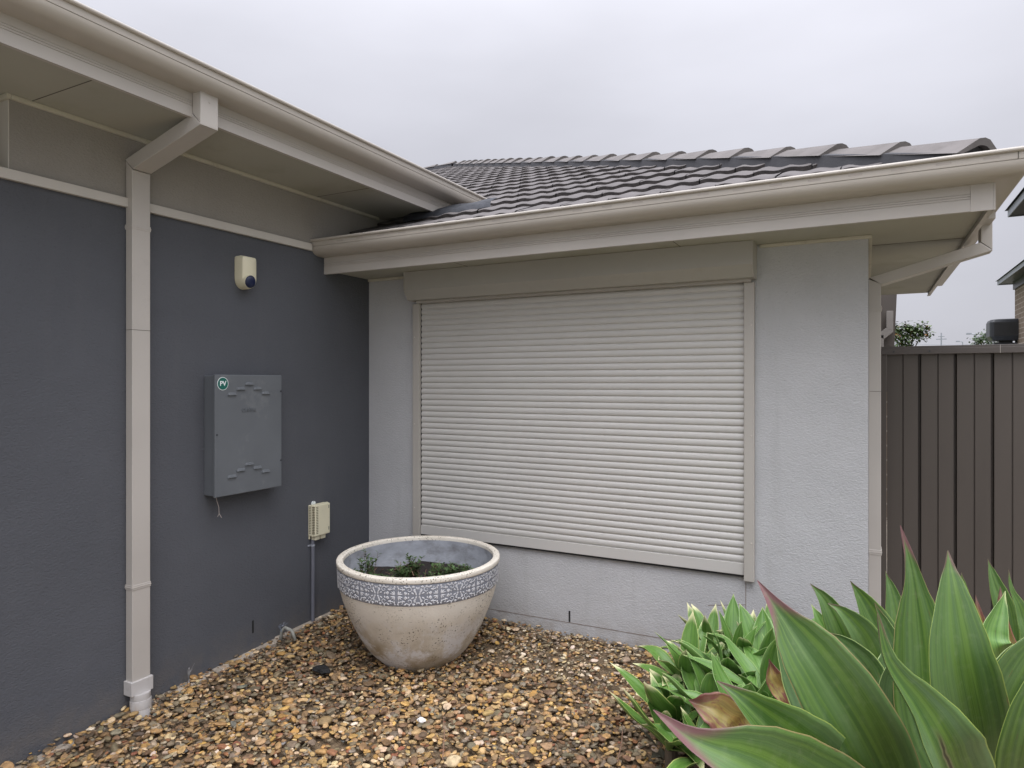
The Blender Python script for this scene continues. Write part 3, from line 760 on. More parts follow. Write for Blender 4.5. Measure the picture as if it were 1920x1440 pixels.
TILT = Matrix.Translation((PX, PY, PZ)) @ Matrix.Rotation(R(.8), 4, Vector((math.cos(YAW), math.sin(YAW), 0))) @ Matrix.Rotation(R(-.4), 4, 'Y')
def potpart(m, name, mat, parent, **k):
    o = m.build(name, mat, None, **k); o.data.transform(TILT); o.parent = parent
    o.matrix_parent_inverse = Matrix.Translation(-parent.location) if parent is POT else Matrix.Translation(-POT.location)
    return o
body = MB(); zs = [-.03, -.015, 0, .015, .03, .045, .06, .08, .10, .125, .15, .175, .20, .24, .28, .32, .36, .40, .436]
body.lathe([(prof_at(z), z) for z in zs], 96); body.add([(0, 0, -.03)], [])
ob = body.build('body', M['pot'], POT, smooth=True)
ob.matrix_parent_inverse = Matrix(); ob.data.transform(TILT.copy() if False else Matrix.Rotation(R(.8), 4, Vector((math.cos(YAW), math.sin(YAW), 0))))
RT = Matrix.Rotation(R(.8), 4, Vector((math.cos(YAW), math.sin(YAW), 0)))
def pp(m, name, mat, **k):
    o = m.build(name, mat, POT, **k); o.matrix_parent_inverse = Matrix(); o.data.transform(RT); return o
bd = MB(); bd.lathe([(prof_at(.436) + .001, .4355), (.4655, .439), (.4672, .47), (.4690, .51), (.4705, .550), (.467, .5545)], 96)
bo = pp(bd, 'patterned_band', M['bandblue'], smooth=True)
rm = MB(); rm.lathe([(.466, .554), (.4745, .5555), (.4762, .559), (.4765, .577), (.4745, .5815), (.469, .5835), (.446, .584), (.4395, .582), (.4365, .576), (.436, .56)], 96)
pp(rm, 'rim', M['pot'], smooth=True)
ins = MB(); ins.lathe([(.4362, .562), (.428, .50), (.41, .43), (.385, .36), (.35, .30)], 96)
pp(ins, 'inner_wall', M['potinside'], smooth=True)
# white scroll relief: mirrored curls, leaves and a palmette, repeated round the band
def scroll():
    m = MB()
    nrep = 13; wdt = 2 * math.pi * .467 / nrep
    def put2(pts, rads, rep):
        # pts in (s, z) band units, drawn as thin raised ribbons
        P = []
        for s_, z_ in pts:
            ang = (rep + .5) * 2 * math.pi / nrep + s_ * wdt / .467
            r = .4655 + (z_ * .113) * .035 + .0014
            P.append(((r + 0) * math.cos(ang), r * math.sin(ang), .438 + z_ * .113))
        n = len(P); vs = []; 
        for i, p in enumerate(P):
            a = Vector(P[min(i + 1, n - 1)]) - Vector(P[max(i - 1, 0)]); nrm = Vector((p[0], p[1], 0)).normalized(); b = nrm.cross(a).normalized() * rads[i]
            q = Vector(p); vs += [q - b, q + nrm * .0025, q + b]
        m.add(vs, [(i * 3 + j, i * 3 + j + 1, i * 3 + j + 4, i * 3 + j + 3) for i in range(n - 1) for j in range(2)])
    def spiral(cs, cz, r0, turns, ph, sg, w0):
        pts = []; rad = []
        for i in range(13):
            f = i / 12; r = r0 * (1 - .82 * f); th = ph + sg * turns * 2 * math.pi * f
            pts.append((cs + r * math.cos(th) * .55, cz + r * math.sin(th))); rad.append(w0 * (1.0 - .5 * f))
        return pts, rad
    def drop(s0, z0, ang, ln, w0):
        pts = []; rad = []
        for i in range(5):
            f = i / 4; pts.append((s0 + math.cos(ang) * ln * f * .55, z0 + math.sin(ang) * ln * f)); rad.append(w0 * math.sin(math.pi * (.12 + .83 * f)) + .0003)
        return pts, rad
    for rep in range(nrep):
        els = []
        for mx_ in (1, -1):
            for mz in (1, -1):
                def T_(e): return [(mx_ * a, .5 + mz * b) for a, b in e[0]], e[1]
                els.append(T_(spiral(.30, .27, .15, 1.1, 2.6, -1, .0026)))
                els.append(T_(spiral(.12, .36, .09, .9, 3.6, 1, .0022)))
                for k in range(3): els.append(T_(drop(.04, .04, .2 + k * .6, .20, .0034)))
                for k in range(9): els.append(T_(drop(.30 + .11 * math.cos(k * .75) * .9, .27 + .14 * math.sin(k * .75), k * .75 + .4, .10 + .03 * (k % 2), .0040)))
                for (s0, z0, an, ln) in [(.20, .03, .9, .16), (.22, .05, 2.2, .13), (.47, .02, 1.9, .13), (.46, .14, 2.4, .11), (.43, .42, 3.4, .11), (.05, .27, 1.5, .12), (.02, .38, .9, .09), (.16, .22, 2.0, .12), (.49, .30, 2.0, .12)]:
                    els.append(T_(drop(s0, z0, an, ln, .0042)))
        for e in els: put2(e[0], e[1], rep)
    return m
sr = scroll().build('scroll_relief', M['bandwhite'], None, smooth=True); sr.data.transform(RT); sr.parent = bo
so_ = MB()
ring_n = 40; rings = 10; vs = [(0, 0, .450)]
for i in range(1, rings + 1):
    for k in range(ring_n):
        r = .415 * i / rings; th = 2 * math.pi * k / ring_n; x, y = r * math.cos(th), r * math.sin(th)
        vs.append((x, y, .443 + .028 * noise.noise(Vector((x * 7, y * 7, 1))) + .02 * noise.noise(Vector((x * 22, y * 22, 4))) - .03 * (i / rings) ** 4))
fs = [(0, 1 + k, 1 + (k + 1) % ring_n) for k in range(ring_n)]
for i in range(rings - 1):
    fs += [(1 + i * ring_n + k, 1 + (i + 1) * ring_n + k, 1 + (i + 1) * ring_n + (k + 1) % ring_n, 1 + i * ring_n + (k + 1) % ring_n) for k in range(ring_n)]
so_.add(vs, fs); pp(so_, 'soil', M['soil'], smooth=True)
# weeds in the pot
def leaflet(m, p, d, ln, wd, up=Vector((0, 0, 1))):
    d = d.normalized(); s_ = d.cross(up)
    if s_.length < .1: s_ = d.cross(Vector((1, 0, 0)))
    s_.normalize(); nn = s_.cross(d)
    m.add([p, p + d * ln * .5 + s_ * wd + nn * wd * .3, p + d * ln, p + d * ln * .5 - s_ * wd + nn * wd * .3, p + d * ln * .5], [(0, 1, 4), (1, 2, 4), (2, 3, 4), (3, 0, 4)])
wl = mat_basic('weed leaf', lin(.05, .095, .025), .6, .35, 40); wl2 = mat_basic('weed stem', lin(.13, .085, .05), .8, .2, 30)
def weed(px, py, t, hgt, nl, spread, label):
    base = at(px, py, t); tpz = max(.44, base.z); base.z = PZ + .435
    o = thing('weed', label, 'weed', base, 'weeds growing in the big pot')
    ml = MB(); ms = MB()
    hgt *= 1.6; spread *= 1.25
    for s_ in range(max(11, int(nl * .75))):
        a = rnd.uniform(0, 6.28); q = base + Vector((rnd.uniform(-spread, spread), rnd.uniform(-spread, spread), 0)) * .6
        tip = q + Vector((math.cos(a) * spread * .8, math.sin(a) * spread * .8, hgt * rnd.uniform(.5, 1)))
        mid = (q + tip) / 2 + Vector((rnd.uniform(-.01, .01), rnd.uniform(-.01, .01), .01))
        ms.tube([q, mid, tip], [.0016, .0012, .0006], 5)
        for k in range(13):
            f = rnd.uniform(.2, 1); p = q.lerp(mid, f * 2) if f < .5 else mid.lerp(tip, f * 2 - 1)
            b = rnd.uniform(0, 6.28); d = Vector((math.cos(b), math.sin(b), rnd.uniform(-.1, .9)))
            leaflet(ml, p, d, rnd.uniform(.018, .034), rnd.uniform(.005, .009))
    ml.build('leaves', wl, o); ms.build('stem', wl2, o)
for (px, py, t, h, n_, sp, lb) in [
    (690, 1062, 3.85, .13, 22, .035, 'tallest leafy weed at the left inside the pot'),
    (668, 1066, 3.95, .04, 16, .03, 'low weed against the left inner pot wall'),
    (706, 1068, 3.8, .05, 26, .04, 'bushy low weed right of the tallest weed in the pot'),
    (735, 1068, 3.75, .05, 24, .035, 'small green weed at the near left of the pot soil'),
    (757, 1058, 3.9, .085, 34, .045, 'dense mounded weed just left of the pot centre'),
    (775, 1058, 3.95, .10, 20, .03, 'twiggy upright weed in the centre of the pot'),
    (812, 1064, 3.8, .055, 34, .045, 'spreading weed just right of the pot centre'),
    (832, 1058, 3.9, .08, 40, .05, 'thick weed tuft in the right half of the pot'),
    (862, 1060, 3.9, .075, 30, .04, 'green weed tuft near the right pot wall'),
    (888, 1064, 3.88, .035, 16, .03, 'low weed sprig furthest right inside the pot')]:
    weed(px, py, t, h, n_, sp, lb)
m = MB()
for k in range(26):
    b = Vector((PX + rnd.uniform(-.25, .25), PY + rnd.uniform(-.25, .22), PZ + .45)); a = rnd.uniform(0, 6.28)
    e = b + Vector((math.cos(a) * rnd.uniform(.04, .13), math.sin(a) * rnd.uniform(.04, .13), rnd.uniform(0, .06)))
    m.tube([b, (b + e) / 2 + Vector((0, 0, .012)), e], [.0016, .0013, .0008], 5)
m.tube([(PX - .10, PY - .10, PZ + .50), (PX - .03, PY - .06, PZ + .535), (PX + .06, PY - .14, PZ + .50)], [.003, .0025, .002], 6)
tag(m.build('dead_twigs', M['twig']), 'dead brown twigs and straw lying on the pot soil', 'twigs', kind='stuff')

# ---------------------------------------------------------------- fence
FE = thing('metal_fence', 'brown corrugated steel fence beside the light grey wall', 'fence', (3.34, .9, 0))
m = MB(); pr = []; x = 3.375; per = .184
while x < 7.2:
    for dx, dy in ((0, 0), (.082, 0), (.084, .007), (.088, .007), (.090, -.002), (.166, -.002), (.169, .034), (.181, .034)): pr.append((x + dx, .9 + dy))
    x += per
q = len(pr); m.add([(a, b, z) for z in (-.05, 1.80) for a, b in pr], [(i, i + 1, q + i + 1, q + i) for i in range(q - 1)])
m.build('panel', M['fence'], FE)
m = MB(); m.box(3.341, 7.2, .872, .945, 1.786, 1.836); m.box(3.345, 7.2, .868, .8715, 1.786, 1.822); m.build('top_rail', M['fencetop'], FE, bevel=.004)
m = MB(); m.box(3.341, 3.372, .875, .94, -.05, 1.785); m.build('post', M['fence'], FE, bevel=.003)
m = MB(); m.box(3.95, 3.952, .8665, .868, 1.786, 1.834); m.build('rail_joint', M['trim'], FE)
m = MB()
for x in (3.41, 3.60): m.tube([(x, .8675, 1.803), (x, .863, 1.803)], .005, 8)
build_each(m, 'screw', M['charcoal'], FE)

# ---------------------------------------------------------------- neighbours
def neighbour(name, label, X, Yf, Ze, Yn):
    """two storey house: wall faces -x, far corner at Yf, eave height Ze"""
    o = thing(name, label, 'house', (X + .45, Yf - .45, 0), 'neighbouring two storey houses')
    m = MB(); m.box(X + .45, X + 7, Yn, Yf - .45, -.1, Ze + .02); m.build('wall', M['brick'], o)
    m = MB(); m.box(X + .02, X + 7.5, Yn - .4, Yf - .02, Ze + .02, Ze + .05); m.build('soffit', M['charcoal'], o)
    m = MB(); m.box(X + .40, X + .448, Yn, Yf - .45, Ze - .24, Ze + .018); m.box(X + .4, X + 7, Yf - .449, Yf - .40, Ze - .24, Ze + .018); m.build('frieze', M['charcoal'], o)
    m = MB(); m.box(X, X + .018, Yn - .4, Yf, Ze, Ze + .15); m.box(X + .018, X + 7.5, Yf - .018, Yf, Ze, Ze + .15); m.build('gutter', M['greysteel'], o)
    m = MB(); xm = X + 3.75
    m.add([(X - .05, Yn - .4, Ze + .15), (X - .05, Yf + .05, Ze + .15), (X + 7.5, Yf + .05, Ze + .15), (X + 7.5, Yn - .4, Ze + .15), (xm, Yf - 3.7, Ze + 1.7), (xm, Yn + 3.3, Ze + 1.7)],
          [(0, 1, 4, 5), (1, 2, 4), (2, 3, 5, 4), (3, 0, 5)]); m.build('roof', M['charcoal'], o)
neighbour('neighbour_house', 'brown brick two storey house whose eave corner is above the fence', 7.48, 26.1, 5.12, 15.5)
neighbour('neighbour_house', 'nearer dark eaved house cut off by the right edge of the photo', 5.95, 13.9, 5.15, 3.2)

def low_house(name, label, px0, px1, py, t, dep=8):
    a = at(px0, py, t); b = at(px1, py, t)
    o = thing(name, label, 'house', (a.x, a.y, 0), None)
    m = MB(); z = a.z; m.box(a.x, b.x, a.y, a.y + dep, -.1, z - .55); m.build('wall', M['brick'], o)
    m = MB(); m.add([(a.x - .5, a.y - .5, z - .6), (b.x + .5, a.y - .5, z - .6), (b.x + .5, a.y + dep, z - .6), (a.x - .5, a.y + dep, z - .6), (a.x + 1.4, a.y + dep / 2, z), (b.x - .5, a.y + dep / 2, z)],
                    [(0, 1, 5, 4), (1, 2, 5), (2, 3, 4, 5), (3, 0, 4)]); m.build('roof', M['paleroof'], o)
low_house('distant_house', 'distant house with low pale grey roof just above the fence rail', 1815, 1960, 640, 38)
# rooftop cooler
c = at(1884, 620, 24.0)
CL = thing('rooftop_cooler', 'black box shaped evaporative cooler standing on a far roof', 'cooler', (c.x, c.y, c.z - .5))
m = MB()
def rr2(hw, z, cc=.8): 
    r = .12; pts = []
    for cx_, cy_, a0 in ((hw - r, hw - r, 0), (-hw + r, hw - r, 90), (-hw + r, -hw + r, 180), (hw - r, -hw + r, 270)):
        for k in range(4): pts.append((c.x + cx_ + r * math.cos(R(a0 + k * 30)), c.y + cy_ + r * math.sin(R(a0 + k * 30)), z))
    return pts
lv = [(.40, c.z - .36), (.50, c.z - .22), (.50, c.z + .28), (.46, c.z + .37), (.32, c.z + .40)]
k = 16; vs = [q for hw, z in lv for q in rr2(hw, z)]
m.add(vs, [(i * k + j, i * k + (j + 1) % k, (i + 1) * k + (j + 1) % k, (i + 1) * k + j) for i in range(4) for j in range(k)] + [tuple(range(k)), tuple(range(4 * k, 5 * k))])
m.build('housing', M['charcoal'], CL)
m = MB()
for i in range(11): m.box(c.x - .38, c.x + .38, c.y - .512, c.y - .502, c.z - .18 + i * .042, c.z - .165 + i * .042)
build_each(m, 'louvre', mat_basic('cooler louvre', lin(.05, .05, .05), .5), CL)
m = MB(); m.box(c.x - .2, c.x + .2, c.y - .2, c.y + .2, c.z - .9, c.z - .36); m.box(c.x - .35, c.x + .35, c.y - .3, c.y + .3, c.z - .50, c.z - .44); build_each(m, 'stand', M['charcoal'], CL)
b = at(1895, 646, 24.0); o = thing('distant_house', 'far house roof carrying the black cooler', 'house', (b.x, b.y, 0))
m = MB(); m.add([(b.x - 1.2, b.y - 2, b.z - .7), (b.x + 6, b.y - 2, b.z - .7), (b.x + 6, b.y + 3, b.z - .7), (b.x - 1.2, b.y + 3, b.z - .7), (b.x - .4, b.y + .3, b.z - .06), (b.x + 5, b.y + .3, b.z - .06)],
             [(0, 1, 5, 4), (1, 2, 5), (2, 3, 4, 5), (3, 0, 4)]); m.build('roof', M['greysteel'], o)
m = MB(); m.box(b.x - 1, b.x + 5.8, b.y - 1.8, b.y + 2.8, -.1, b.z - .71); m.build('wall', M['brick'], o)

# trees
def tree(label, px, pyt, t, rx, rz, n, cols, gapseed):
    top = at(px, pyt, t); base = Vector((top.x, top.y, -.1)); rg = random.Random(gapseed)
    o = thing('tree', label, 'tree', base)
    m = MB(); cz = top.z - rz
    m.tube([base, base + Vector((.05, 0, (cz) * .5)), Vector((top.x, top.y, cz))], [.10, .07, .04], 8)
    limbs = []
    for k in range(12):
        a = rg.uniform(0, 6.28); e = Vector((top.x + math.cos(a) * rx * rg.uniform(.3, .8), top.y + math.sin(a) * rx * rg.uniform(.3, .8), cz + rg.uniform(-.5, .85) * rz))
        s0 = Vector((top.x, top.y, cz - rz * rg.uniform(.2, .9))); m.tube([s0, s0.lerp(e, .5) + Vector((0, 0, .05)), e], [.03, .02, .01], 5); limbs.append(e)
    limbs.append(Vector((top.x, top.y, top.z - .12)))
    m.build('trunk', M['bark'], o)
    mats = [mat_basic('tree leaf', cc, .6, .3, 8) for cc in cols]; ml = MB(); idx = []
    for k in range(int(n * 1.8)):
        e = rg.choice(limbs); p = e + Vector((rg.gauss(0, .2), rg.gauss(0, .2), rg.gauss(-.08, .2))) * rx
        d = Vector((rg.gauss(0, 1), rg.gauss(0, 1), rg.gauss(-.2, .7))); f0 = len(ml.f); leaflet(ml, p, d, rg.uniform(.10, .18), rg.uniform(.035, .06)); 
        mi = 0 if rg.random() < .7 else (1 if rg.random() < .8 else 2); idx += [mi] * 4
    co_ = ml.build('crown', mats, o); co_.data.polygons.foreach_set('material_index', idx)
tree('leafy tree with orange tinged leaves beyond the fence by the wall', 1702, 611, 26, .70, .95, 1500, [lin(.06, .095, .03), lin(.09, .13, .04), lin(.25, .12, .03)], 5)
tree('small green tree half hidden behind the black cooler', 1852, 622, 36, .75, .9, 700, [lin(.06, .10, .04), lin(.09, .13, .05), lin(.1, .1, .05)], 9)
def lamp(label, px, py, t, arm):
    p = at(px, py, t); o = thing('street_lamp', label, 'street lamp', (p.x, p.y, -.1), 'street lamps beyond the fence')
    m = MB(); m.tube([(p.x, p.y, -.1), (p.x, p.y, p.z)], [.09, .06], 8); m.tube([(p.x, p.y, p.z), (p.x - arm * .5, p.y, p.z + .08)], .05, 6); m.build('pole', M['greysteel'], o)
    m = MB(); m.box(p.x - arm * .5 - .35, p.x - arm * .5 + .1, p.y - .12, p.y + .12, p.z + .0, p.z + .16); m.build('lamp_head', M['greysteel'], o)
lamp('taller thin street lamp beyond the fence, left of the cooler', 1829, 627, 70, .9)
lamp('shorter thin street lamp further away beyond the fence', 1805, 641, 95, .9)
p = at(1765, 624, 75); o = thing('power_pole', 'thin power pole with crossarms far beyond the fence', 'power pole', (p.x, p.y, -.1))
m = MB(); m.tube([(p.x, p.y, -.1), (p.x, p.y, p.z)], [.12, .06], 8); m.build('pole', M['greysteel'], o)
m = MB(); m.box(p.x - .5, p.x + .5, p.y - .05, p.y + .05, p.z - .75, p.z - .66); m.box(p.x - .3, p.x + .3, p.y - .05, p.y + .05, p.z - .45, p.z - .38); build_each(m, 'crossarm', M['greysteel'], o)
a = at(1640, 644, 80); b = at(1905, 645, 80); m = MB(); m.tube([a, (a + b) / 2 - Vector((0, 0, .12)), b], .018, 5)
tag(m.build('overhead_wire', M['greysteel']), 'thin overhead wire crossing the sky just above the fence', 'wire')

# ---------------------------------------------------------------- agaves
def leaf_mat(name, dark, light, mid, margin, mw, tipcol, tip0, tip1, spot=None, scar=False):
    m, n, l, p = new_mat(name)
    uv = n.new('ShaderNodeUVMap'); uv.uv_map = 'leaf'; sp = n.new('ShaderNodeSeparateXYZ'); l.new(uv.outputs[0], sp.inputs[0])
    S_, V_ = sp.outputs[0], sp.outputs[1]
    oi = n.new('ShaderNodeObjectInfo')
    tcn = n.new('ShaderNodeTexCoord')
    def math_(op, a, b=None):
        q = n.new('ShaderNodeMath'); q.operation = op
        for i, v in enumerate((a, b)):
            if v is None: continue
            if isinstance(v, (int, float)): q.inputs[i].default_value = v
            else: l.new(v, q.inputs[i])
        return q.outputs[0]
    def ramp(s_, a, b):
        r = n.new('ShaderNodeMapRange'); r.interpolation_type = 'SMOOTHSTEP'; r.inputs[1].default_value = a; r.inputs[2].default_value = b; l.new(s_, r.inputs[0]); return r.outputs[0]
    def mix(f, a, b):
        q = n.new('ShaderNodeMix'); q.data_type = 'RGBA'
        if isinstance(f, float): q.inputs[0].default_value = f
        else: l.new(f, q.inputs[0])
        for i, v in ((6, a), (7, b)):
            if isinstance(v, tuple): q.inputs[i].default_value = v
            else: l.new(v, q.inputs[i])
        return q.outputs[2]
    def noi(sx, sy, det=4):
        cb = n.new('ShaderNodeCombineXYZ'); l.new(math_('MULTIPLY', S_, sx), cb.inputs[0]); l.new(math_('MULTIPLY', V_, sy), cb.inputs[1]); l.new(oi.outputs['Random'], cb.inputs[2])
        q = n.new('ShaderNodeTexNoise'); q.inputs['Scale'].default_value = 1; q.inputs['Detail'].default_value = det; l.new(cb.outputs[0], q.inputs['Vector']); return q.outputs[0]
    av = math_('ABSOLUTE', V_)
    c = mix(ramp(noi(1.6, 9), .35, .68), dark, light)
    c = mix(math_('MULTIPLY', ramp(noi(2, 38, 3), .35, .8), .12), c, mid)
    c = mix(math_('MULTIPLY', ramp(noi(1.3, 1.6, 3), .42, .7), .6), c, mid)
    wn = noi(5, 2.5)
    c = mix(math_('MULTIPLY', ramp(wn, .5, .8), .15), c, tuple(x * .62 for x in dark[:3]) + (1,))
    av2 = math_('ADD', av, math_('MULTIPLY', math_('SUBTRACT', noi(9, 3), .5), .10 if mw > .06 else .01))
    if mw > .06: c = mix(ramp(av2, 1 - mw * 1.6, 1 - mw * .7), c, margin)
    else: c = mix(ramp(av2, 1 - mw * 1.5, 1 - mw * .5), c, margin)
    tf = math_('ADD', S_, math_('MULTIPLY', math_('SUBTRACT', av, .5), .07))
    c = mix(ramp(tf, tip0, tip1), c, tipcol)
    if spot:
        c = mix(ramp(noi(7, 3, 6), .45, .6), c, spot)
    if scar:
        # healed tear along the blade with a pale rim, plus small dark nicks
        cv = math_('ABSOLUTE', math_('SUBTRACT', V_, math_('ADD', math_('MULTIPLY', math_('SUBTRACT', noi(14, .2, 4), .5), .22), .16)))
        rng_ = math_('MULTIPLY', ramp(S_, .50, .54), ramp(S_, .76, .70))
        c = mix(math_('MULTIPLY', math_('MULTIPLY', ramp(cv, .10, .06), rng_), .6), c, lin(.16, .14, .08))
        c = mix(math_('MULTIPLY', math_('MULTIPLY', ramp(cv, .045, .02), rng_), .9), c, lin(.025, .020, .012))
    c = mix(math_('MULTIPLY', ramp(noi(16, 11, 2), .70, .74), .7), c, lin(.10, .08, .03))
    # tiny pale scratches and dust
    t2 = n.new('ShaderNodeTexNoise'); t2.inputs['Scale'].default_value = 55; t2.inputs['Detail'].default_value = 6; l.new(tcn.outputs['Object'], t2.inputs['Vector'])
    c = mix(math_('MULTIPLY', ramp(t2.outputs[0], .50, .8), .16), c, lin(.22, .26, .15))
    l.new(c, p.inputs['Base Color']); p.inputs['Roughness'].default_value = .42; p.inputs['Specular IOR Level'].default_value = .45
    p.inputs['Subsurface Weight'].default_value = 0
    b = n.new('ShaderNodeBump'); b.inputs['Strength'].default_value = .22; b.inputs['Distance'].default_value = .002; l.new(noi(3, 45, 3), b.inputs['Height']); l.new(b.outputs[0], p.inputs['Normal'])
    return m
G_D, G_L, G_M = lin(.034, .084, .011), lin(.086, .160, .022), lin(.110, .185, .075)
MG = lin(.24, .31, .07)
M['ag'] = leaf_mat('agave leaf', G_D, G_L, G_M, MG, .022, lin(.12, .075, .055), .955, .995)
M['agscar'] = leaf_mat('agave leaf scarred', G_D, G_L, lin(.13, .21, .11), MG, .022, lin(.12, .09, .05), .95, 1.0, None, True)
M['agpink'] = leaf_mat('agave leaf pink tip', G_D, G_L, G_M, lin(.24, .20, .08), .026, lin(.16, .078, .078), .885, .95)
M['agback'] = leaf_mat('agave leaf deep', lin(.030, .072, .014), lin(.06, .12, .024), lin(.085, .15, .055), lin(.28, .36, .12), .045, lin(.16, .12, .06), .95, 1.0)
M['agbrown'] = leaf_mat('dying agave leaf', lin(.20, .11, .035), lin(.28, .20, .05), lin(.16, .17, .05), lin(.30, .13, .09), .10, lin(.10, .05, .035), .80, .95, lin(.14, .05, .035))
M['varie'] = leaf_mat('variegated leaf', lin(.062, .150, .022), lin(.115, .235, .038), lin(.15, .26, .07), lin(.45, .52, .16), .06, lin(.62, .60, .34), .80, .95)
M['vplain'] = leaf_mat('plain small leaf', lin(.060, .150, .022), lin(.12, .24, .038), lin(.15, .26, .09), lin(.30, .42, .16), .05, lin(.4, .45, .2), .94, 1.0)

WP = [(0, .62), (.12, .60), (.28, .78), (.45, .95), (.58, 1.0), (.70, .93), (.80, .74), (.87, .52), (.92, .33), (.96, .15), (.985, .06), (1, .012)]
WS = [(0, .60), (.15, .62), (.35, .85), (.55, 1.0), (.68, .90), (.76, .68), (.82, .44), (.87, .26), (.92, .15), (.96, .08), (.985, .04), (1, .01)]
WN = [(0, .62), (.3, .82), (.48, 1), (.60, .97), (.70, .80), (.76, .58), (.81, .37), (.86, .24), (.92, .14), (.97, .06), (1, .012)]
WN2 = [(0, .62), (.4, .92), (.58, 1), (.72, .95), (.81, .78), (.865, .56), (.90, .34), (.93, .22), (.96, .12), (1, .01)]
WV = [(0, .45), (.15, .55), (.35, .88), (.5, 1.0), (.65, .92), (.78, .68), (.88, .38), (.95, .14), (1, .01)]
def wint(tab, s_):
    for (a, wa_), (b, wb_) in zip(tab[:-1], tab[1:]):
        if s_ <= b: f = (s_ - a) / (b - a); f = f * f * (3 - 2 * f) * .35 + f * .65; return wa_ + (wb_ - wa_) * f
    return tab[-1][1]
def catmull(P, n):
    P = [Vector(p) for p in P]; P = [P[0] * 2 - P[1]] + P + [P[-1] * 2 - P[-2]]; out = []
    segs = len(P) - 3; 
    for i in range(n + 1):
        f = i / n * segs; k = min(int(f), segs - 1); t = f - k; a, b, c_, d = P[k:k + 4]
        out.append(.5 * ((2 * b) + (c_ - a) * t + (2 * a - 5 * b + 4 * c_ - d) * t * t + (3 * b - a - 3 * c_ + d) * t ** 3))
    # even spacing
    L_ = [0]
    for a, b in zip(out[:-1], out[1:]): L_.append(L_[-1] + (b - a).length)
    res = []; j = 0
    for i in range(n + 1):
        tt = L_[-1] * i / n
        while j < n - 1 and L_[j + 1] < tt: j += 1
        q = (tt - L_[j]) / max(1e-9, L_[j + 1] - L_[j]); res.append(out[j].lerp(out[j + 1], q))
    return res
def leaf_geo(m, uvs, pts, width, hint, fold=.30, tab=WP, n=34, nv=12, thick=.006, wave=.02, seed=0, curl=None):
    C_ = catmull(pts, n); rows = []; hint = Vector(hint).normalized(); off = len(m.v); base_i = off
    vs = []; ph = seed * 1.7
    for i, p in enumerate(C_):
        t = (C_[min(i + 1, n)] - C_[max(i - 1, 0)]).normalized(); s_ = t.cross(hint).normalized(); nn = s_.cross(t).normalized()
        f = i / n; w_ = width * .5 * wint(tab, f)
        fo = fold * (1 - .15 * f) + (.35 * max(0, f - .78) / .22)
        for side_ in (1, -1):
            for j in range(nv + 1):
                v = -1 + 2 * j / nv
                h = w_ * (fo * abs(v) ** 1.7) + wave * w_ * abs(v) ** 2 * math.sin(f * 9 + ph + (1.5 if v > 0 else 0))
                th = thick * (1 - abs(v) ** 3) * (1 - f) ** .3 + .0006
                x = w_ * v * (1 - .12 * fo * abs(v))
                vs.append(p + s_ * x + nn * (h - (th if side_ < 0 else 0)))
    k = 2 * (nv + 1); fs = []
    for i in range(n):
        for j in range(nv):
            a = i * k + j; fs.append((a, a + 1, a + k + 1, a + k)); uvs.append(((i / n, -1 + 2 * j / nv), (i / n, -1 + 2 * (j + 1) / nv), ((i + 1) / n, -1 + 2 * (j + 1) / nv), ((i + 1) / n, -1 + 2 * j / nv)))
            a = i * k + nv + 1 + j; fs.append((a + k, a + k + 1, a + 1, a)); uvs.append((((i + 1) / n, -1 + 2 * j / nv), ((i + 1) / n, -1 + 2 * (j + 1) / nv), (i / n, -1 + 2 * (j + 1) / nv), (i / n, -1 + 2 * j / nv)))
        for (j, e) in ((0, -1), (nv, 1)):
            a = i * k + j; b2 = i * k + nv + 1 + j; q = (a, a + k, b2 + k, b2) if j == 0 else (a + k, a, b2, b2 + k)
            fs.append(q); uvs.append(((i / n, e),) * 4)
    m.add(vs, fs)
def leaf_obj(m, uvs, name, mat, parent):
    me = bpy.data.meshes.new(name); me.from_pydata(m.v, [], m.f); ul = me.uv_layers.new(name='leaf')
    ul.data.foreach_set('uv', [c_ for q in uvs for u in q for c_ in u])
    me.polygons.foreach_set('use_smooth', [True] * len(me.polygons)); me.materials.append(mat)
    o = bpy.data.objects.new(name, me); COL.objects.link(o)
    if parent: o.parent = parent; o.matrix_parent_inverse = Matrix.Translation(-parent.location)
    return o
toC = Vector((math.sin(YAW), -math.cos(YAW), 0))      # from the plants towards the camera side
UPV = Vector((0, 0, 1))
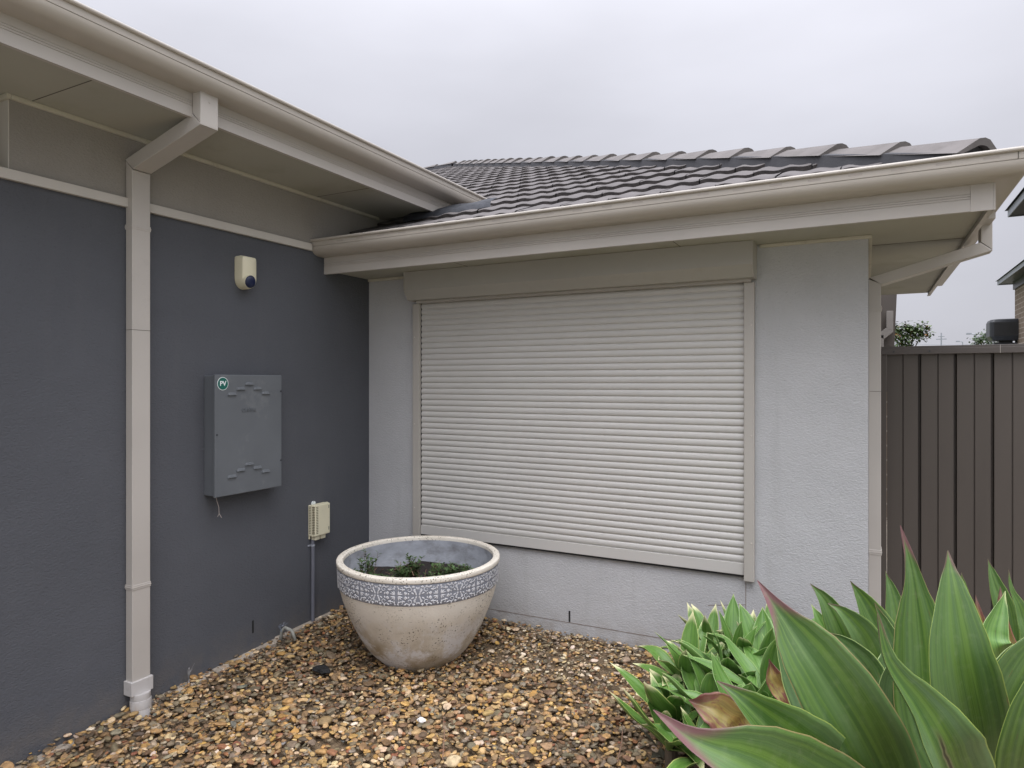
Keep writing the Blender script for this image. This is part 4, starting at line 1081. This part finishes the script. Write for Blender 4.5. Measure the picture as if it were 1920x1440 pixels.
def agave(label, base, leaves, rmat='agback', nfill=0, fl=.42, fw=.11, seed=1, skip=None, elev=(15, 75)):
    o = thing('agave', label, 'agave', (base.x, base.y, -.03), 'large green agaves in the front bed')
    m = MB(); m.tube([(base.x + .03, base.y + .02, -.05), (base.x + .02, base.y, base.z * .5), base + Vector((0, 0, .02))], [.05, .045, .04], 12); m.build('stem', M['bark'], o, smooth=True)
    for i, (pts, wd, hint, mt, tab, fold) in enumerate(leaves):
        mm = MB(); uv = []; P = [base] + [at(*q) for q in pts]
        leaf_geo(mm, uv, P, wd, hint, fold, tab, seed=i + seed, n=44, nv=14, thick=.009)
        leaf_obj(mm, uv, 'leaf', M[mt], o)
    rg = random.Random(seed)
    for i in range(nfill):
        a = i * 2.399 + rg.uniform(-.2, .2); el = R(rg.uniform(*elev)); d = Vector((math.cos(a) * math.cos(el), math.sin(a) * math.cos(el), math.sin(el)))
        if skip and skip(d): continue
        ln = fl * rg.uniform(.75, 1.1); hd = Vector((d.x, d.y, 0)).normalized() if el < R(88) else toC
        P = [base, base + d * ln * .35 - UPV * .01, base + d * ln * .72, base + d * ln + UPV * rg.uniform(-.03, .05) + hd * rg.uniform(0, .03)]
        mm = MB(); uv = []; leaf_geo(mm, uv, P, fw * rg.uniform(.85, 1.15), UPV - hd * .8, .35, WP, seed=i, n=24, nv=8)
        leaf_obj(mm, uv, 'leaf', M[rmat], o)
    return o
front = toC + UPV * .25
# nearest rosette, leaves as they stand in the photo
bA = at(1700, 1640, 1.42)
agave('nearest big agave with broad leaves and pink tips cut off by the bottom edge', bA, [
    ([(1670, 1500, 1.30), (1618, 1385, 1.22), (1546, 1268, 1.22), (1476, 1168, 1.26), (1420, 1088, 1.30)], .150, front - Vector((.2, 0, 0)), 'agpink', WN2, .30),
    ([(1640, 1560, 1.30), (1530, 1445, 1.16), (1440, 1360, 1.12), (1385, 1308, 1.12), (1344, 1277, 1.14)], .168, front + UPV * .6, 'ag', WP, .34),
    ([(1640, 1560, 1.22), (1510, 1490, 1.04), (1405, 1432, .98), (1300, 1388, .98), (1225, 1331, 1.0)], .168, front + UPV * .45, 'agpink', WN2, .36),
    ([(1690, 1520, 1.36), (1600, 1410, 1.38), (1525, 1310, 1.42), (1478, 1225, 1.46), (1449, 1165, 1.48)], .130, front, 'agback', WP, .28),
    ([(1790, 1540, 1.20), (1768, 1430, 1.10), (1722, 1330, 1.09), (1664, 1240, 1.10), (1645, 1148, 1.12)], .160, Vector((.55, -.7, .55)), 'agscar', WS, .62),
], nfill=6, fl=.40, fw=.13, seed=3, skip=lambda d: d.z > .55 or d.dot(toC) > .25)
bB = at(1850, 1620, 1.62)
agave('tall upright agave with two broad erect leaves in front of the brown fence', bB, [
    ([(1845, 1500, 1.52), (1822, 1380, 1.42), (1797, 1250, 1.38), (1783, 1130, 1.40), (1777, 1032, 1.44)], .174, front, 'ag', WP, .22),
    ([(1800, 1500, 1.66), (1736, 1370, 1.68), (1722, 1220, 1.70), (1710, 1080, 1.72), (1688, 985, 1.74)], .165, front, 'agpink', WN, .26),
    ([(1905, 1500, 1.40), (1930, 1400, 1.30), (1955, 1290, 1.28), (1990, 1180, 1.30)], .150, front - Vector((.2, 0, 0)), 'ag', WP, .30),
    ([(1880, 1480, 1.56), (1890, 1350, 1.50), (1935, 1240, 1.48), (2000, 1160, 1.50)], .150, front - Vector((.35, 0, 0)), 'ag', WP, .30),
    ([(1860, 1480, 1.80), (1870, 1330, 1.86), (1905, 1240, 1.9), (1985, 1180, 1.9)], .135, front, 'agback', WP, .30),
    ([(1740, 1520, 1.72), (1695, 1400, 1.78), (1675, 1300, 1.8), (1690, 1200, 1.84)], .12, front, 'agback', WP, .30),
], nfill=8, fl=.42, fw=.13, seed=8, skip=lambda d: d.z > .6 or d.dot(toC) > .2)
# rosettes behind
bC = at(1640, 1400, 2.25)
agave('middle agave behind the nearest one with thin dark tips against the light wall', bC, [
    ([(1615, 1290, 2.2), (1580, 1200, 2.2), (1548, 1130, 2.22), (1519, 1094, 2.24)], .115, front, 'ag', WP, .30),
    ([(1640, 1280, 2.1), (1622, 1205, 2.08), (1580, 1150, 2.08), (1552, 1131, 2.1)], .135, front + UPV * .3, 'ag', WP, .30),
    ([(1660, 1290, 2.15), (1655, 1205, 2.15), (1625, 1140, 2.16), (1594, 1089, 2.18)], .125, front, 'ag', WP, .30),
    ([(1610, 1310, 2.0), (1630, 1270, 1.95), (1590, 1215, 1.95), (1540, 1182, 1.97)], .115, front + UPV * .4, 'agback', WP, .32),
    ([(1600, 1300, 2.3), (1560, 1210, 2.32), (1535, 1160, 2.34), (1521, 1133, 2.36)], .09, front, 'vplain', WP, .30),
    ([(1680, 1290, 2.3), (1682, 1190, 2.3), (1672, 1120, 2.32), (1660, 1070, 2.34)], .095, front, 'ag', WP, .32),
    ([(1650, 1300, 1.98), (1672, 1230, 1.98), (1660, 1180, 2.0), (1640, 1130, 2.02)], .10, front, 'agback', WP, .30),
], nfill=11, fl=.42, fw=.12, seed=15, skip=lambda d: d.z > .72)
bD = at(1880, 1330, 2.35)
agave('agave at the right edge with narrow curved leaves before the fence', bD, [
    ([(1885, 1230, 2.3), (1880, 1150, 2.3), (1862, 1090, 2.32), (1852, 1048, 2.34)], .085, front, 'ag', WP, .40),
    ([(1925, 1220, 2.2), (1915, 1150, 2.2), (1896, 1105, 2.22), (1891, 1068, 2.24)], .075, front, 'ag', WS, .45),
    ([(1870, 1230, 2.1), (1862, 1190, 2.1), (1872, 1150, 2.12), (1885, 1108, 2.14)], .115, front, 'vplain', WP, .25),
    ([(1850, 1240, 2.4), (1818, 1170, 2.4), (1806, 1120, 2.42), (1803, 1073, 2.44)], .07, front, 'ag', WP, .30),
    ([(1900, 1250, 2.2), (1880, 1190, 2.2), (1874, 1140, 2.2), (1876, 1100, 2.22)], .06, front, 'agbrown', WP, .5),
    ([(1860, 1240, 2.3), (1842, 1180, 2.3), (1832, 1140, 2.32), (1829, 1115, 2.34)], .045, front, 'agbrown', WP, .5),
], nfill=13, fl=.38, fw=.10, seed=22, skip=lambda d: d.z > .8)
# dying leaf and brown bud
def single(label, pts, wd, hint, mt, tab=WP, fold=.4):
    P = [at(*q) for q in pts]; mm = MB(); uv = []
    leaf_geo(mm, uv, P, wd, hint, fold, tab, n=40, nv=14, wave=.22, seed=3)
    mm.v = [tuple(Vector(q) + Vector(noise.noise_vector(Vector(q) * 38)) * wd * .09) for q in mm.v]
    o = leaf_obj(mm, uv, 'dying_leaf', M[mt], None)
    return tag(o, label, 'leaf')
single('curled reddish brown dying leaf lying over the variegated plants', [(1440, 1430, 1.30), (1395, 1375, 1.27), (1345, 1338, 1.27), (1293, 1312, 1.30)], .088, front + UPV * .4, 'agbrown', fold=.55)
single('small yellow brown curled leaf left of the big diagonal agave leaf', [(1500, 1360, 1.60), (1470, 1300, 1.60), (1446, 1268, 1.61), (1441, 1236, 1.62)], .055, front, 'agbrown', fold=.7)

# small variegated agaves
def small(label, px, py, t, mt, n, ln, wd, seed, lean=(0, 0)):
    ln *= 1.62; wd *= 1.48; n = int(n * .9)
    c = at(px, py, t); rg = random.Random(seed)
    o = thing('variegated_agave', label, 'agave', (c.x, c.y, -.03), 'small agaves edging the pebble bed')
    m = MB(); m.tube([(c.x, c.y, -.06), c], [.022, .018], 8); m.build('stem', M['bark'], o)
    mm = MB(); uv = []
    for i in range(n):
        a = i * 2.399 + rg.uniform(-.45, .45); f = i / n; el = R(12 + 62 * f + rg.uniform(-14, 14))
        d = Vector((math.cos(a) * math.cos(el) + lean[0], math.sin(a) * math.cos(el) + lean[1], math.sin(el))).normalized(); hd = Vector((d.x, d.y, 0)).normalized()
        L_ = ln * rg.uniform(.78, 1.12) * (1 - .2 * f)
        tw = Vector((-d.y, d.x, 0)) * L_ * rg.uniform(-.10, .10)
        P = [c, c + d * L_ * .35 - tw * .3, c + d * L_ * .7 - UPV * L_ * rg.uniform(0, .06), c + d * L_ + UPV * L_ * rg.uniform(-.22, .10) + tw + hd * .01]
        leaf_geo(mm, uv, P, wd * rg.uniform(.62, 1.12), UPV - hd * .7 + Vector((rg.uniform(-.25, .25), rg.uniform(-.25, .25), 0)), rg.uniform(.2, .6), WV, n=16, nv=8, thick=.0022, wave=.12, seed=i)
    leaf_obj(mm, uv, 'rosette', M[mt], o)
sm = [
    ('lowest variegated agave poking furthest left over the pebbles', 1262, 1362, 2.86, 'varie', 15, .24, .075),
    ('small agave at the left edge of the clump below the wall base', 1292, 1290, 3.02, 'varie', 15, .215, .062),
    ('small agave at the far left back of the clump nearest the wall', 1330, 1245, 3.20, 'varie', 14, .21, .058),
    ('bluish green small agave in the middle of the variegated clump', 1362, 1300, 2.92, 'vplain', 15, .23, .066),
    ('cream edged small agave just left of the tall purple tip', 1402, 1268, 3.08, 'varie', 15, .23, .064),
    ('plain green small agave under the purple tipped leaf', 1430, 1275, 2.98, 'vplain', 14, .25, .072),
    ('small agave in front of the clump above the curled brown leaf', 1335, 1352, 2.72, 'vplain', 14, .20, .062),
    ('small agave with pale yellow heart against the wall', 1452, 1255, 3.22, 'varie', 13, .20, .060),
    ('cream striped small agave at the bottom edge of the clump', 1310, 1425, 2.60, 'varie', 14, .18, .052),
    ('small agave in deep shade behind the big dark leaf', 1440, 1320, 2.70, 'vplain', 14, .22, .066),
    ('small cream tipped agave reaching out lowest at the left beside the dry stalk', 1255, 1405, 2.72, 'varie', 13, .19, .055),
    ('small agave between the wall and the plain green one', 1405, 1250, 3.26, 'varie', 13, .21, .060),
    ('upright small agave in the centre of the clump', 1375, 1262, 3.05, 'vplain', 13, .22, .064),
    ('small green agave just above the long low agave leaf', 1395, 1375, 2.55, 'vplain', 13, .20, .062),
    ('small agave behind the middle agave near the wall', 1530, 1265, 3.10, 'varie', 14, .23, .064),
]
for i, s_ in enumerate(sm): small(*s_, seed=40 + i)
m = MB()
for k in range(60):
    b = at(rnd.uniform(1235, 1400), rnd.uniform(1400, 1460), 2.55); b.z = -.02; a = rnd.uniform(0, 6.28); ln = rnd.uniform(.10, .24)
    e = b + Vector((math.cos(a) * ln * .8, math.sin(a) * ln * .8, ln * .5)); md = (b + e) / 2 + UPV * ln * .25
    s_ = Vector((-math.sin(a), math.cos(a), 0)) * .003
    m.add([b - s_, b + s_, md + s_ * .8, md - s_ * .8, e], [(0, 1, 2, 3), (3, 2, 4)])
tag(m.build('grass', mat_basic('grass blade', lin(.13, .19, .07), .6, .3, 9)), 'thin grass blades under the variegated agaves', 'grass', kind='stuff')
# leaf litter shade under the clump
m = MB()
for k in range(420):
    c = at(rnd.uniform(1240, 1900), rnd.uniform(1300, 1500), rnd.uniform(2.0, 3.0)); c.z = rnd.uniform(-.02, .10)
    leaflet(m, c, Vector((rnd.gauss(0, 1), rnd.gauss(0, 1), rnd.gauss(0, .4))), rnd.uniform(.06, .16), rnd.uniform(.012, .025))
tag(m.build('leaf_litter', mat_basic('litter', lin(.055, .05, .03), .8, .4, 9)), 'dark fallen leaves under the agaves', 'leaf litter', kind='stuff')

# ---------------------------------------------------------------- odds and ends on the pebbles
def blob(name, label, cat, c, sc, mat, seed):
    b = bmesh.new(); bmesh.ops.create_icosphere(b, subdivisions=3, radius=1)
    for v in b.verts: v.co = Vector((v.co.x * sc[0], v.co.y * sc[1], v.co.z * sc[2])) * (1 + .35 * noise.noise(v.co * 1.6 + Vector((seed, 0, 0)))) + c
    me = bpy.data.meshes.new(name); b.to_mesh(me); b.free(); me.materials.append(mat); o = bpy.data.objects.new(name, me); COL.objects.link(o); return tag(o, label, cat)
def gp(px, py, dz=.0):
    t = FOC * (CZ - .01) / (py - HY); p = at(px, py, t); p.z = gz(p.x, p.y) + .012 + dz; return p
blob('rock', 'black lump of rock among the pebbles left of the pot', 'rock', gp(603, 1260, .010), (.058, .034, .018), M['blackrock'], 2)
blob('rock', 'white quartz stone on the pebbles near the pot base', 'rock', gp(790, 1352, .008), (.020, .015, .011), mat_basic('quartz', lin(.75, .72, .68), .5), 5)
for i, (a, b_, lb) in enumerate([((1158, 1435), (1168, 1375), 'reddish dry stalk standing in pebbles near the green clump'), ((830, 1425), (832, 1350), 'long thin dark twig on the pebbles below the pot'), ((845, 1268), (852, 1290), 'short grey stick lying beside the pot base')]):
    A, B = gp(*a, .012), gp(*b_, .03 if i == 0 else .014); m = MB(); m.tube([A, (A + B) / 2 + Vector((.006, 0, .008)), B], [.0028, .0024, .0018], 6)
    tag(m.build('twig', M['twig']), lb, 'twig')
# cut irrigation pipe with frayed rag at the wall foot, and a second stub
p = Vector((.055, -.905, .055)); o = thing('cut_pipe', 'cut grey irrigation pipe with frayed end sticking out at the dark wall foot', 'pipe', p)
m = MB(); m.tube([p + Vector((0, 0, -.05)), p + Vector((.005, .005, .02)), p + Vector((.03, .01, .045)), p + Vector((.075, .02, .030)), p + Vector((.105, .02, -.025))], .0105, 10); m.build('pipe', mat_basic('old pipe', lin(.25, .25, .22), .7, .3, 30), o, smooth=True)
m = MB(); m.tube([p + Vector((.01, .0, .02)), p + Vector((.005, -.015, .055)), p + Vector((.012, -.01, .068))], [.005, .006, .003], 8)
for k in range(7): m.tube([p + Vector((.01, 0, .05)), p + Vector((rnd.uniform(-.0, .03), rnd.uniform(-.05, .04), rnd.uniform(.04, .085)))], .0012, 4)
m.build('tie', mat_basic('tie', lin(.16, .18, .22), .6, .4, 60), o)
p = Vector((.035, -1.53, .015)); o = thing('pipe_stub', 'short torn grey stub at the wall foot right of the downpipe', 'pipe', p)
m = MB(); m.tube([p + Vector((0, 0, -.03)), p + Vector((0, .003, .035)), p + Vector((.006, .0, .065))], [.010, .008, .004], 8)
for k in range(5): m.tube([p + Vector((0, 0, .03)), p + Vector((rnd.uniform(0, .02), rnd.uniform(-.03, .03), rnd.uniform(.04, .085)))], .0012, 4)
m.build('stub', mat_basic('stub', lin(.20, .20, .20), .7, .4, 60), o)
